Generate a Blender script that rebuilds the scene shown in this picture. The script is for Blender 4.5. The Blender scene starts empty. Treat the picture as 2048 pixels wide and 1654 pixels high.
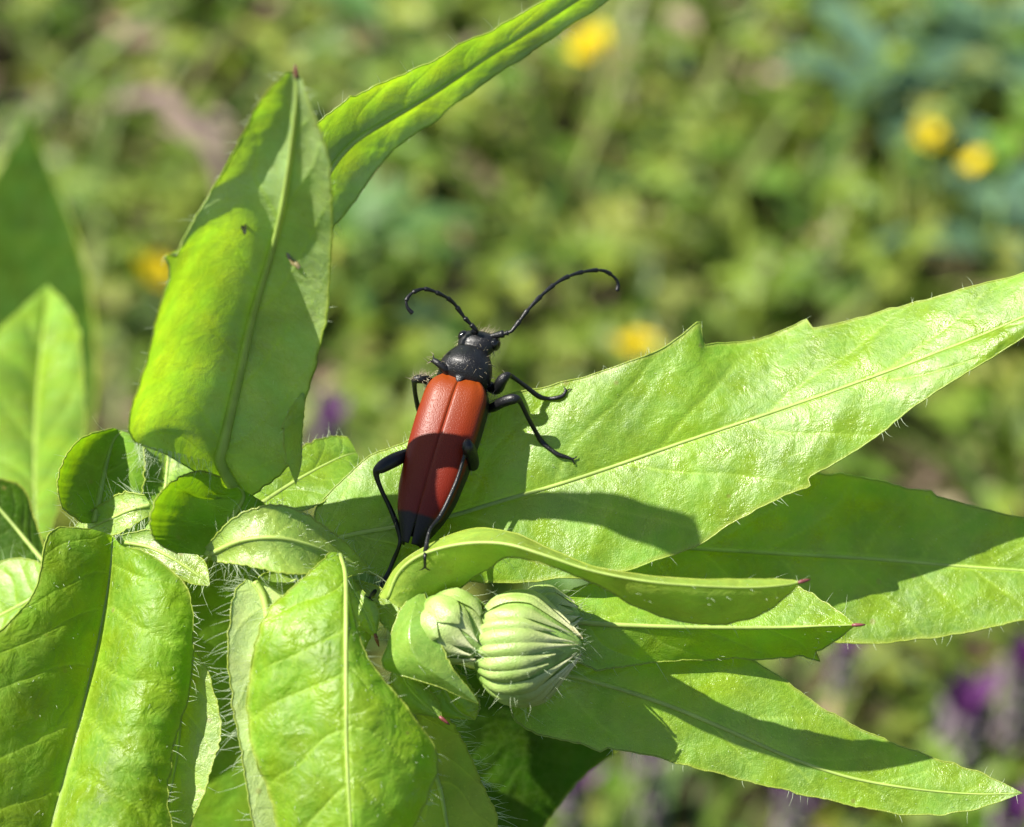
import bpy, bmesh, math, random
import numpy as np
from mathutils import Vector, Matrix, noise as mnoise
from mathutils.bvhtree import BVHTree

R = random.Random(7)
NR = np.random.RandomState(7)
SC = bpy.context.scene
COL = SC.collection
SC.unit_settings.system = 'METRIC'
SC.unit_settings.scale_length = 0.01          # one unit is one centimetre: this is a macro scene

# ------------------------------------------------------------------ camera
PITCH = math.radians(40.0)
DIST = 18.0                                   # cm from lens to the beetle's leaf
TARGET = Vector((0, 0, 20.0))                 # height of the plant tip above the ground
CR = Vector((1, 0, 0))
CU = Vector((0, math.sin(PITCH), math.cos(PITCH)))
CB = Vector((0, -math.cos(PITCH), math.sin(PITCH)))
CAM = TARGET + CB * DIST
cam_data = bpy.data.cameras.new('camera')
cam = bpy.data.objects.new('camera', cam_data)
COL.objects.link(cam)
cam.matrix_world = Matrix((CR, CU, CB)).transposed().to_4x4()
cam.location = CAM
WPX, HPX = 2048.0, 1654.0
VIEW_W = 6.0                                  # cm seen across at DIST
cam_data.sensor_width = 36.0
cam_data.lens = 36.0 * DIST / VIEW_W
cam_data.clip_start = 0.5
cam_data.clip_end = 20000
cam_data.dof.use_dof = True
cam_data.dof.focus_distance = DIST + 0.30
cam_data.dof.aperture_fstop = cam_data.lens * 1e-3 / (2 * 0.15)
SC.camera = cam

# ------------------------------------------------------------------ light
SUN_DIR = (CR * -0.585 + CU * 0.64 + CB * 0.50).normalized()   # towards the sun
world = bpy.data.worlds.new('World')
SC.world = world
world.use_nodes = True
wn = world.node_tree.nodes
wl = world.node_tree.links
for n in list(wn):
    wn.remove(n)
w_out = wn.new('ShaderNodeOutputWorld')
w_bg = wn.new('ShaderNodeBackground')
w_sky = wn.new('ShaderNodeTexSky')
w_sky.sky_type = 'NISHITA'
w_sky.sun_disc = False
w_sky.sun_elevation = math.asin(SUN_DIR.z)
w_sky.sun_rotation = math.atan2(SUN_DIR.x, SUN_DIR.y)
w_bg.inputs['Strength'].default_value = 0.065
wl.new(w_sky.outputs[0], w_bg.inputs[0])
wl.new(w_bg.outputs[0], w_out.inputs[0])
sun_data = bpy.data.lights.new('sun', 'SUN')
sun_data.energy = 5.0
sun_data.angle = math.radians(0.5)
sun_data.color = (1.0, 0.95, 0.86)
sun = bpy.data.objects.new('sun', sun_data)
COL.objects.link(sun)
sun.rotation_euler = SUN_DIR.to_track_quat('Z', 'Y').to_euler()
sun.location = SUN_DIR * 100
SC.view_settings.view_transform = 'Standard'
SC.view_settings.look = 'None'
SC.view_settings.gamma = 1.0
SC.view_settings.use_curve_mapping = False
SC.view_settings.exposure = 1.5
SC.render.engine = 'CYCLES'
SC.cycles.max_bounces = 8
SC.cycles.diffuse_bounces = 5
SC.cycles.glossy_bounces = 3
SC.cycles.transmission_bounces = 4

# ------------------------------------------------------------------ helpers
def P(px, py, d=0.0):
    """point seen at photo pixel (px, py), d cm behind the plane through the beetle's leaf"""
    s = (DIST + d) / DIST * VIEW_W / WPX
    return TARGET + CR * ((px - WPX / 2) * s) + CU * ((HPX / 2 - py) * s) - CB * d

def G(px, py, z=0.0):
    """point on the level z seen at photo pixel (px, py)"""
    p = P(px, py, 0)
    v = p - CAM
    t = (z - CAM.z) / v.z
    return CAM + v * t

def link(name, verts, faces, mat, parent=None, smooth=True, uv=None, attr=None):
    me = bpy.data.meshes.new(name)
    me.from_pydata([tuple(v) for v in verts], [], faces)
    if smooth:
        me.polygons.foreach_set('use_smooth', [True] * len(me.polygons))
    if uv is not None:
        lay = me.uv_layers.new(name='UVMap')
        idx = np.empty(len(me.loops), dtype=np.int32)
        me.loops.foreach_get('vertex_index', idx)
        lay.data.foreach_set('uv', np.asarray(uv, dtype=np.float32)[idx].ravel())
    if attr:
        for k, arr in attr.items():
            arr = np.asarray(arr, dtype=np.float32)
            if arr.ndim == 1:
                a = me.attributes.new(k, 'FLOAT', 'POINT')
                a.data.foreach_set('value', arr)
            else:
                a = me.attributes.new(k, 'FLOAT_COLOR', 'POINT')
                a.data.foreach_set('color', np.c_[arr, np.ones(len(arr))].astype(np.float32).ravel())
    me.materials.append(mat)
    me.update()
    o = bpy.data.objects.new(name, me)
    COL.objects.link(o)
    if parent is not None:
        attach(o, parent)
    return o

ORIGIN = {}
def attach(o, parent):
    o.parent = parent
    b = ORIGIN.get(parent.name)
    if b is not None:
        o.matrix_parent_inverse = Matrix.Translation(-b)

def thing(name, label, cat, loc, group=None):
    o = bpy.data.objects.new(name, None)
    COL.objects.link(o)
    o.empty_display_size = 0.3
    o.location = loc
    ORIGIN[o.name] = Vector(loc)
    o['label'] = label
    o['category'] = cat
    if group:
        o['group'] = group
    return o

def crom(pts, n):
    """Catmull-Rom through rows of an array -> n samples, uniform in row index"""
    pts = np.asarray(pts, dtype=float)
    m = len(pts)
    ext = np.vstack([2 * pts[0] - pts[1], pts, 2 * pts[-1] - pts[-2]])
    t = np.linspace(0, m - 1, n)
    i = np.minimum(t.astype(int), m - 2)
    f = (t - i)[:, None]
    p0, p1, p2, p3 = ext[i], ext[i + 1], ext[i + 2], ext[i + 3]
    return 0.5 * (2 * p1 + (p2 - p0) * f + (2 * p0 - 5 * p1 + 4 * p2 - p3) * f ** 2 + (3 * p1 - p0 - 3 * p2 + p3) * f ** 3)

def frames(pts):
    tan = np.gradient(pts, axis=0)
    tan /= np.linalg.norm(tan, axis=1)[:, None] + 1e-12
    up = np.array([0.3, -0.5, 0.8]); up /= np.linalg.norm(up)
    n0 = np.cross(tan[0], up)
    if np.linalg.norm(n0) < 1e-3:
        n0 = np.cross(tan[0], [1, 0, 0])
    n0 /= np.linalg.norm(n0)
    ns = []
    for t in tan:
        n0 = n0 - t * np.dot(n0, t)
        n0 = n0 / (np.linalg.norm(n0) + 1e-12)
        ns.append(n0)
    ns = np.array(ns)
    return tan, ns, np.cross(tan, ns)

class MB:
    def __init__(s):
        s.v, s.f, s.c = [], [], []
        s.n = 0
    def add(s, v, f, c=None):
        v = np.asarray(v, dtype=float)
        s.v.append(v)
        s.f += [tuple(i + s.n for i in q) for q in f]
        if c is not None:
            s.c.append(np.tile(np.asarray(c, dtype=float), (len(v), 1)))
        s.n += len(v)
    def tube(s, pts, rad, k=6, cap=True, c=None):
        pts = np.asarray(pts, dtype=float)
        rad = np.broadcast_to(np.asarray(rad, dtype=float), (len(pts),))
        _, a, b = frames(pts)
        ang = np.arange(k) * 2 * math.pi / k
        ring = pts[:, None, :] + rad[:, None, None] * (a[:, None, :] * np.cos(ang)[None, :, None] + b[:, None, :] * np.sin(ang)[None, :, None])
        v = ring.reshape(-1, 3)
        f = []
        m = len(pts)
        for i in range(m - 1):
            for j in range(k):
                j2 = (j + 1) % k
                f.append((i * k + j, i * k + j2, (i + 1) * k + j2, (i + 1) * k + j))
        if cap:
            f.append(tuple(range(k - 1, -1, -1)))
            f.append(tuple((m - 1) * k + j for j in range(k)))
        s.add(v, f, c)
    def build(s, name, mat, parent=None, smooth=True):
        v = np.vstack(s.v) if s.v else np.zeros((0, 3))
        at = {'tint': np.vstack(s.c)} if s.c else None
        return link(name, v, s.f, mat, parent, smooth, attr=at)

# ------------------------------------------------------------------ materials
def new_mat(name):
    m = bpy.data.materials.new(name)
    m.use_nodes = True
    nt = m.node_tree
    for n in list(nt.nodes):
        nt.nodes.remove(n)
    out = nt.nodes.new('ShaderNodeOutputMaterial')
    def N(t, **kw):
        n = nt.nodes.new('ShaderNode' + t)
        for k, v in kw.items():
            setattr(n, k, v)
        return n
    def L(a, b):
        nt.links.new(a, b)
    return m, N, L, out

def setin(n, **kw):
    for k, v in kw.items():
        n.inputs[k.replace('_', ' ')].default_value = v

def leaf_mat(name, top, under, trans, rough=0.34, spec=1.0, bump=1.0, tmix=0.45, crumple=0.30):
    m, N, L, out = new_mat(name)
    geo = N('NewGeometry')
    tc = N('TexCoord')
    vein = N('Attribute', attribute_name='vein')
    edge = N('Attribute', attribute_name='edge')
    big = N('TexNoise'); setin(big, Scale=2.2, Detail=4.0, Roughness=0.6)
    fine = N('TexNoise'); setin(fine, Scale=125.0, Detail=2.0, Roughness=0.55)
    cell = N('TexVoronoi', feature='DISTANCE_TO_EDGE'); setin(cell, Scale=15.0)
    warp = N('TexNoise'); setin(warp, Scale=9.0, Detail=2.0)
    wmix = N('Vector Math'.replace(' ', ''), operation='MULTIPLY_ADD')
    wmix.inputs[1].default_value = (0.10, 0.10, 0.10)
    L(tc.outputs['Object'], big.inputs['Vector']); L(tc.outputs['Object'], fine.inputs['Vector'])
    L(tc.outputs['Object'], warp.inputs['Vector'])
    L(warp.outputs['Color'], wmix.inputs[0]); L(tc.outputs['Object'], wmix.inputs[2])
    L(wmix.outputs[0], cell.inputs['Vector'])
    # base colours of the two faces
    side = N('Mix', data_type='RGBA')
    L(geo.outputs['Backfacing'], side.inputs[0])
    side.inputs[6].default_value = (*top, 1); side.inputs[7].default_value = (*under, 1)
    # blotches
    hsv = N('HueSaturation')
    mr = N('MapRange'); setin(mr, From_Min=0.3, From_Max=0.7, To_Min=0.72, To_Max=1.28)
    L(big.outputs['Fac'], mr.inputs['Value']); L(mr.outputs[0], hsv.inputs['Value'])
    hr = N('MapRange'); setin(hr, From_Min=0.3, From_Max=0.7, To_Min=0.487, To_Max=0.512)
    big2 = N('TexNoise'); setin(big2, Scale=5.0, Detail=3.0)
    L(tc.outputs['Object'], big2.inputs['Vector']); L(big2.outputs['Fac'], hr.inputs['Value']); L(hr.outputs[0], hsv.inputs['Hue'])
    L(side.outputs[2], hsv.inputs['Color'])
    # network of small veins a little paler
    cr = N('MapRange'); setin(cr, From_Min=0.0, From_Max=0.15, To_Min=1.0, To_Max=0.0)
    L(cell.outputs['Distance'], cr.inputs['Value'])
    vm = N('Mix', data_type='RGBA', blend_type='MIX')
    vsum = N('Math', operation='MULTIPLY_ADD'); vsum.inputs[1].default_value = 0.20
    vscale = N('Math', operation='MULTIPLY'); vscale.inputs[1].default_value = 0.65
    L(vein.outputs['Fac'], vscale.inputs[0])
    L(cr.outputs[0], vsum.inputs[0]); L(vscale.outputs[0], vsum.inputs[2])
    L(vsum.outputs[0], vm.inputs[0]); L(hsv.outputs[0], vm.inputs[6])
    vm.inputs[7].default_value = (min(1, top[0] * 1.9 + .05), min(1, top[1] * 1.6 + .06), min(1, top[2] * 1.6 + .03), 1)
    # yellowish margin
    em = N('Mix', data_type='RGBA')
    es = N('Math', operation='MULTIPLY'); es.inputs[1].default_value = 0.75
    L(edge.outputs['Fac'], es.inputs[0]); L(es.outputs[0], em.inputs[0])
    L(vm.outputs[2], em.inputs[6]); em.inputs[7].default_value = (0.34, 0.40, 0.06, 1)
    # small rusty specks
    sp = N('TexVoronoi', feature='F1'); setin(sp, Scale=3.3)
    spn = N('TexNoise'); setin(spn, Scale=30.0)
    L(tc.outputs['Object'], sp.inputs['Vector'])
    spr = N('MapRange'); setin(spr, From_Min=0.045, From_Max=0.075, To_Min=0.5, To_Max=0.0)
    L(sp.outputs['Distance'], spr.inputs['Value'])
    sm = N('Mix', data_type='RGBA'); L(spr.outputs[0], sm.inputs[0]); L(em.outputs[2], sm.inputs[6])
    sm.inputs[7].default_value = (0.22, 0.17, 0.05, 1)
    gl = N('TexVoronoi', feature='F1'); setin(gl, Scale=34.0, Randomness=1.0)
    L(tc.outputs['Object'], gl.inputs['Vector'])
    glr = N('MapRange'); setin(glr, From_Min=0.10, From_Max=0.20, To_Min=0.55, To_Max=0.0)
    L(gl.outputs['Distance'], glr.inputs['Value'])
    gm_ = N('Mix', data_type='RGBA'); L(glr.outputs[0], gm_.inputs[0]); L(sm.outputs[2], gm_.inputs[6])
    gm_.inputs[7].default_value = (min(1, top[0] * 1.7 + .06), min(1, top[1] * 1.45 + .06), top[2] + .05, 1)
    sm = gm_
    # relief
    b1 = N('Bump'); setin(b1, Strength=0.50 * bump, Distance=0.007)
    h = N('Math', operation='MULTIPLY_ADD'); h.inputs[1].default_value = 1.0
    hc = N('MapRange'); setin(hc, From_Min=0.0, From_Max=0.25, To_Min=0.0, To_Max=0.16)
    L(cell.outputs['Distance'], hc.inputs['Value'])
    L(fine.outputs['Fac'], h.inputs[0]); L(hc.outputs[0], h.inputs[2])
    L(h.outputs[0], b1.inputs['Height'])
    cz = N('TexNoise'); setin(cz, Scale=7.5, Detail=3.0, Roughness=0.55, Distortion=0.6)
    L(tc.outputs['Object'], cz.inputs['Vector'])
    vz_ = N('Math', operation='MULTIPLY_ADD'); vz_.inputs[1].default_value = -0.25
    L(vein.outputs['Fac'], vz_.inputs[0]); L(cz.outputs['Fac'], vz_.inputs[2])
    b0 = N('Bump'); setin(b0, Strength=crumple, Distance=0.05)
    L(vz_.outputs[0], b0.inputs['Height']); L(b0.outputs[0], b1.inputs['Normal'])
    pr = N('BsdfPrincipled')
    L(sm.outputs[2], pr.inputs['Base Color']); L(b1.outputs[0], pr.inputs['Normal'])
    rr = N('MapRange'); setin(rr, From_Min=0.35, From_Max=0.65, To_Min=rough - 0.10, To_Max=rough + 0.22)
    L(big2.outputs['Fac'], rr.inputs['Value']); L(rr.outputs[0], pr.inputs['Roughness'])
    sn = N('TexNoise'); setin(sn, Scale=1.7, Detail=3.0, Roughness=0.6)
    L(tc.outputs['Object'], sn.inputs['Vector'])
    sr = N('MapRange'); setin(sr, From_Min=0.38, From_Max=0.62, To_Min=spec * 0.55, To_Max=min(1.0, spec * 1.2))
    L(sn.outputs['Fac'], sr.inputs['Value']); L(sr.outputs[0], pr.inputs['Specular IOR Level'])
    tr = N('BsdfTranslucent')
    thsv = N('HueSaturation'); thsv.inputs['Color'].default_value = (*trans, 1)
    L(mr.outputs[0], thsv.inputs['Value']); L(hr.outputs[0], thsv.inputs['Hue'])
    tv = N('Mix', data_type='RGBA', blend_type='MULTIPLY')
    tvf = N('Math', operation='MULTIPLY'); tvf.inputs[1].default_value = 0.30
    L(cr.outputs[0], tvf.inputs[0]); L(tvf.outputs[0], tv.inputs[0]); L(thsv.outputs[0], tv.inputs[6])
    tv.inputs[7].default_value = (0.6, 0.6, 0.5, 1)
    L(tv.outputs[2], tr.inputs['Color']); L(b1.outputs[0], tr.inputs['Normal'])
    mx = N('MixShader'); mx.inputs[0].default_value = tmix
    L(pr.outputs[0], mx.inputs[1]); L(tr.outputs[0], mx.inputs[2]); L(mx.outputs[0], out.inputs[0])
    return m

TOP = (0.155, 0.285, 0.010)
UNDER = (0.27, 0.37, 0.14)
TRANS = (0.30, 0.51, 0.005)
M_LEAF = leaf_mat('leaf_green', TOP, UNDER, TRANS)
M_LEAF_DARK = leaf_mat('leaf_deep_shade', (0.030, 0.075, 0.004), (0.028, 0.066, 0.005), (0.055, 0.135, 0.004), tmix=0.35, spec=.06)  # leaf green darkened in the colour itself for leaves in deep shade
M_YOUNG = leaf_mat('leaf_young', (0.20, 0.31, 0.045), (0.42, 0.54, 0.20), (0.40, 0.56, 0.02), tmix=0.42)

def simple_mat(name, col, rough=0.5, spec=0.5, trans=None, tmix=0.3, noise_scale=None, noise_amt=0.3, bump=0.0, bump_scale=80.0, tint=False):
    m, N, L, out = new_mat(name)
    pr = N('BsdfPrincipled')
    pr.inputs['Roughness'].default_value = rough
    pr.inputs['Specular IOR Level'].default_value = spec
    tc = N('TexCoord')
    if tint:
        at = N('Attribute', attribute_name='tint')
        src = at.outputs['Color']
    else:
        rgb = N('RGB'); rgb.outputs[0].default_value = (*col, 1)
        src = rgb.outputs[0]
    if noise_scale:
        nz = N('TexNoise'); setin(nz, Scale=noise_scale, Detail=4.0)
        L(tc.outputs['Object'], nz.inputs['Vector'])
        mr = N('MapRange'); setin(mr, From_Min=0.3, From_Max=0.7, To_Min=1 - noise_amt, To_Max=1 + noise_amt)
        L(nz.outputs['Fac'], mr.inputs['Value'])
        hs = N('HueSaturation'); L(src, hs.inputs['Color']); L(mr.outputs[0], hs.inputs['Value'])
        src = hs.outputs[0]
    L(src, pr.inputs['Base Color'])
    if bump:
        vz = N('TexNoise'); setin(vz, Scale=bump_scale, Detail=2.0)
        L(tc.outputs['Object'], vz.inputs['Vector'])
        bp = N('Bump'); setin(bp, Strength=bump, Distance=0.01)
        L(vz.outputs['Fac'], bp.inputs['Height']); L(bp.outputs[0], pr.inputs['Normal'])
    if trans is not None:
        tr = N('BsdfTranslucent')
        if tint:
            gm = N('Mix', data_type='RGBA', blend_type='MULTIPLY'); gm.inputs[0].default_value = 1.0
            L(src, gm.inputs[6]); gm.inputs[7].default_value = (*trans, 1)
            L(gm.outputs[2], tr.inputs['Color'])
        else:
            tr.inputs['Color'].default_value = (*trans, 1)
        mx = N('MixShader'); mx.inputs[0].default_value = tmix
        L(pr.outputs[0], mx.inputs[1]); L(tr.outputs[0], mx.inputs[2]); L(mx.outputs[0], out.inputs[0])
    else:
        L(pr.outputs[0], out.inputs[0])
    return m

M_SOFT = leaf_mat('leaf_soft', (0.150, 0.275, 0.012), UNDER, (0.29, 0.50, 0.006), rough=.40, spec=.45, bump=.8, tmix=.48, crumple=.60)
M_EAR = leaf_mat('leaf_shaded_green', (0.12, 0.235, 0.010), (0.15, 0.25, 0.03), (0.20, 0.38, 0.004), rough=.5, spec=.35, bump=.6, tmix=.38)  # duller leaf green, with the shade of overhanging leaves put into the colour
M_BRACT = leaf_mat('leaf_bract', (0.21, 0.31, 0.015), (0.24, 0.34, 0.05), (0.36, 0.52, 0.008), rough=.45, spec=.35, bump=.6)
M_GLOSS = leaf_mat('glossy_bract', (0.17, 0.29, 0.045), UNDER, TRANS, rough=.24, spec=1.0, bump=.8)
M_RIB = simple_mat('midrib', (0.33, 0.44, 0.10), 0.5, 0.4, (0.5, 0.62, 0.08), 0.3, 6.0, 0.2)
M_STEM = simple_mat('stem_green', (0.20, 0.34, 0.065), 0.5, 0.4, (0.25, 0.35, 0.05), 0.25, 8.0, 0.3, 0.4, 40)
M_HAIR = simple_mat('plant_hair', (0.62, 0.70, 0.50), 0.35, 0.5, (0.62, 0.72, 0.45), 0.5)
M_TIP = simple_mat('reddish_tip', (0.13, 0.03, 0.03), 0.5)

# ------------------------------------------------------------------ leaves
BASE = Vector((-3.9, -1.4, 0.0))
plant = thing('hairy_plant', 'bright green hairy leafy plant with ribbed flower buds, carrying the red beetle', 'plant', BASE)
SURF_V, SURF_F = [], []

def leaf(rows, face='top', mat=None, cup=(0.0, 0.0), nu=150, nv=30, wav=0.012, veins=7, vein_amp=0.010, teeth=(), seed=0,
         rib=0.022, hairs=(22, 22), hair_len=0.11, fuzz=60, tip=False, label=None, fold=0.10, curl=(0.0, 0.0), parent=None, ripple=0.0):
    """rows from base to tip: (midrib px,py,d, margin a px,py,d, margin b px,py,d)"""
    mat = mat or M_LEAF
    rr = random.Random(seed * 31 + 5)
    M0, A0, B0 = [], [], []
    for r in rows:
        if len(r) == 3:
            r = (*r, *r, *r)
        M0.append(P(*r[0:3])); A0.append(P(*r[3:6])); B0.append(P(*r[6:9]))
    M = crom(M0, nu); A = crom(A0, nu); B = crom(B0, nu)
    t = np.linspace(0, 1, nu)
    tan = np.gradient(M, axis=0); tan /= np.linalg.norm(tan, axis=1)[:, None] + 1e-9
    nrm = np.cross(tan, B - A)
    # smooth the row normals so that narrow ends do not flip
    ln = np.linalg.norm(nrm, axis=1)
    nrm = nrm / (ln[:, None] + 1e-9)
    ker = np.array([1, 2, 3, 4, 3, 2, 1.0]); ker /= ker.sum()
    pad = np.vstack([nrm[:1]] * 3 + [nrm] + [nrm[-1:]] * 3)
    nrm = sum(ker[i] * pad[i:i + nu] for i in range(7))
    nrm /= np.linalg.norm(nrm, axis=1)[:, None] + 1e-9
    view = np.array(CAM) - M
    sgn = np.sign((nrm * view).sum())
    if face == 'under':
        sgn = -sgn
    nrm = nrm * sgn
    # teeth and a finely uneven margin
    TA = np.zeros_like(A); TB = np.zeros_like(B)
    for (side, t0, size, w) in teeth:
        E, T_ = (A, TA) if side == 'a' else (B, TB)
        x = (t - t0) / w
        g = np.where((x > -1) & (x <= 0), (1 + x) ** 2.2, np.where((x > 0) & (x < 0.16), 1 - x / 0.16, 0))
        o = E - M
        o = o / (np.linalg.norm(o, axis=1)[:, None] + 1e-9)
        T_ += o * (g * size)[:, None] + tan * (g * size * 0.5)[:, None]
    for E in (A, B):
        o = E - M
        wdt = np.linalg.norm(o, axis=1)
        o = o / (wdt[:, None] + 1e-9)
        jit = np.array([mnoise.noise(Vector((q * 30, seed * 3.1, 0))) * 0.016 + mnoise.noise(Vector((q * 90, seed * 7.7, 5))) * 0.006 for q in t])
        E += o * (jit * np.minimum(1, wdt / 0.15))[:, None]
    wA = np.linalg.norm(A - M, axis=1); wB = np.linalg.norm(B - M, axis=1)
    nc = 2 * nv + 1
    a = np.linspace(0, 1, nv + 1)
    V = np.zeros((nu, nc, 3)); vein = np.zeros((nu, nc)); edge = np.zeros((nu, nc))
    for si, (E, w, c, cl, T_) in enumerate(((A, wA, cup[0], curl[0], TA), (B, wB, cup[1], curl[1], TB))):
        for k in range(nv + 1):
            ak = a[k]
            X = M + (E - M) * ak + T_ * ak ** 5
            h = c * 4 * ak * (1 - ak) * w
            h = h + cl * w * max(0.0, ak - 0.7) ** 2 / 0.09
            # groove over the midrib
            h = h - fold * 0.05 * np.exp(-(ak / 0.10) ** 2) * np.minimum(w, 0.5)
            # side veins: blade swells between them
            ph = (t * veins - ak * 1.15 * np.minimum(1, w / 0.3) + 0.18 * si)
            ph = ph + np.array([0.38 * mnoise.noise(Vector((q * 5, ak * 1.5, seed + si * 10))) for q in t])
            s = np.abs(np.sin(math.pi * ph))
            taper = min(1, ak * 6) * (1 - ak ** 4) * np.minimum(1, w / 0.35) * np.minimum(1, 6 * t) * np.minimum(1, 6 * (1 - t))
            h = h + vein_amp * (s ** 0.6 - 0.6) * taper
            vn = np.exp(-(s / 0.10) ** 2) * (1 - .55 * ak) * np.minimum(1, w / 0.2) * 0.8
            # broad unevenness
            wv = np.array([mnoise.noise(Vector((M[i][0] * 1.6 + ak * w[i] * 2.2 * (1 if si else -1), M[i][1] * 1.6 + seed, M[i][2] * 1.6))) +
                           0.5 * mnoise.noise(Vector((M[i][0] * 4 + ak * w[i] * 5 * (1 if si else -1), M[i][1] * 4 + seed, M[i][2] * 4))) + 0.16 * mnoise.noise(Vector((M[i][0] * 13 + ak * w[i] * 13 * (1 if si else -1), M[i][1] * 13 + seed, M[i][2] * 13))) for i in range(nu)])
            h = h + wav * wv * (0.3 + ak) * np.minimum(1, w / 0.25)
            if ripple:
                h = h + ripple * ak ** 2 * np.array([mnoise.noise(Vector((q * 11, seed * 1.3 + si * 7, 2.0))) for q in t]) * np.minimum(1, w / 0.25)
            col = nv - k if si == 0 else nv + k
            V[:, col] = X + nrm * h[:, None]
            vein[:, col] = vn
            edge[:, col] = max(0, (ak - 0.95) / 0.05)
    if rib:
        vein[:, nv] = 1.0; vein[:, nv - 1] = .7; vein[:, nv + 1] = .7
    else:
        vein[:] = 0
    verts = V.reshape(-1, 3)
    faces = []
    flip = False
    c0 = np.cross(V[nu // 2 + 1, nv] - V[nu // 2, nv], V[nu // 2, nv + 1] - V[nu // 2, nv])
    flip = np.dot(c0, nrm[nu // 2]) < 0
    for i in range(nu - 1):
        for j in range(nc - 1):
            q = (i * nc + j, i * nc + j + 1, (i + 1) * nc + j + 1, (i + 1) * nc + j)
            faces.append(q if flip else q[::-1])
    SURF_V.append(verts); SURF_F.append(faces)
    # rounded margin gives the blade its thickness at the edge
    allv = [verts]; off = len(verts)
    vv = [vein.ravel()]; ee = [edge.ravel()]
    for col, w in ((0, wA), (nc - 1, wB)):
        mb = MB()
        mb.tube(V[:, col], 0.0052 * np.clip(w / 0.1, 0.25, 1), 5)
        allv.append(mb.v[0]); faces = faces + [tuple(i + off for i in f) for f in mb.f]
        off += len(mb.v[0]); vv.append(np.zeros(len(mb.v[0]))); ee.append(np.ones(len(mb.v[0])))
    o = link('leaf', np.vstack(allv), faces, mat, parent or plant, attr={'vein': np.concatenate(vv), 'edge': np.concatenate(ee)})
    if label:
        o['label'] = label
    if rib:
        mb = MB()
        rad = rib * (1 - t) ** 0.7 + 0.003
        mb.tube((V[:, nv] - nrm * (rad * (0.45 if face == 'under' else 0.12))[:, None])[::2], rad[::2] * (1 if face == 'under' else .7), 8)
        mb.build('midrib', M_RIB, o)
    if tip:
        mb = MB()
        e = M[-1]; d = M[-1] - M[-6]; d /= np.linalg.norm(d) + 1e-9
        pts = np.array([e - d * 0.025, e, e + d * 0.03, e + d * 0.055])
        mb.tube(pts, [0.008, 0.012, 0.009, 0.003], 7)
        mb.build('leaf_tip', M_TIP, o)
    # hairs
    hb = MB()
    L = np.linalg.norm(np.diff(M, axis=0), axis=1).sum()
    for si, (E, cnt) in enumerate(((V[:, 0], hairs[0]), (V[:, -1], hairs[1]))):
        for _ in range(int(cnt * 1.4 * L)):
            i = rr.randrange(1, nu - 1)
            w = (wA, wB)[si][i]
            out = (E[i] - V[i, nv]) / (w + 1e-6)
            d = out + tan[i] * rr.uniform(-.2, .7) + nrm[i] * rr.uniform(-.6, .6)
            add_hair(hb, E[i], d, hair_len * rr.uniform(.45, 1.3), rr)
    for _ in range(int(fuzz * L)):
        i = rr.randrange(2, nu - 2); j = rr.randrange(1, nc - 1)
        s = 1 if rr.random() < .6 else -1
        d = nrm[i] * s + tan[i] * rr.uniform(0, 1.2) + np.array([rr.uniform(-.4, .4) for _ in range(3)])
        add_hair(hb, V[i, j], d, hair_len * rr.uniform(.15, .4), rr, 0.0016)
    if hb.n:
        h = hb.build('hair_fringe', M_HAIR, o)
        h['kind'] = 'stuff'
    return o

def add_hair(mb, p, d, ln, rr, r=0.0016):
    d = np.asarray(d, dtype=float); d /= np.linalg.norm(d) + 1e-9
    bend = np.array([rr.uniform(-1, 1), rr.uniform(-1, 1), rr.uniform(-1, .6)]) * rr.uniform(.2, 1.3)
    q = np.linspace(0, 1, 6)
    pts = np.asarray(p)[None] + d[None] * (q * ln)[:, None] + bend[None] * (q ** 2 * ln * .5)[:, None]
    mb.tube(pts, r * (1 - q * .8), 3, cap=False)

# upright leaf, underside to the viewer, left half rolled forward
L1 = leaf([(478, 990, .42, 450, 985, .42, 505, 990, .42), (440, 925, .25, 345, 916, -.1, 545, 962, .26), (446, 885, .15, 268, 880, -.36, 588, 910, .05),
      (462, 815, .05, 260, 828, -.54, 606, 815, -.12), (480, 735, -.1, 288, 740, -.74, 632, 720, -.3), (497, 655, -.24, 312, 650, -.98, 650, 640, -.46),
      (515, 590, -.38, 332, 580, -1.10, 660, 560, -.64), (540, 510, -.56, 352, 512, -1.08, 664, 480, -.86), (560, 440, -.78, 385, 445, -.95, 664, 410, -1.1),
      (577, 350, -1.06, 425, 378, -.90, 658, 330, -1.36), (588, 265, -1.28, 487, 268, -1.08, 642, 265, -1.46), (594, 200, -1.44, 525, 198, -1.30, 620, 210, -1.5),
      (592, 150, -1.5, 572, 146, -1.48, 603, 160, -1.5)],
     face='under', cup=(.22, .05), teeth=[('a', .575, .10, .05)], seed=1, veins=6, tip=True, rib=.034, hairs=(10, 5), hair_len=.07, wav=.016, fuzz=25,
     label='upright leaf showing its pale underside, left half rolled forward')
hb = MB()
for _ in range(60):
    q = R.random()
    p = np.array(P(268 + q * 160, 885 + 38 * q, -.45 + .55 * q))
    add_hair(hb, p, np.array(-CU) + np.array(CR) * R.uniform(-.6, .4) + np.array(CB) * R.uniform(-.4, .6), R.uniform(.06, .2), R)
h = hb.build('hair_fringe', M_HAIR, L1); h['kind'] = 'stuff'
leaf([(607, 785, -.16, 603, 785, -.16, 611, 785, -.16), (592, 830, -.16, 573, 832, -.22, 608, 825, -.12), (588, 880, -.12, 566, 885, -.2, 604, 870, -.05),
      (588, 930, -.08, 578, 932, -.12, 602, 925, -.02), (592, 970, -.05)],
     face='top', seed=36, veins=3, nu=50, nv=10, mat=M_YOUNG, teeth=[('a', .35, .03, .1), ('a', .7, .03, .1)], hairs=(8, 8), hair_len=.05, rib=0, fuzz=0, label='curled flap of the upright leaf margin')
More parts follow.
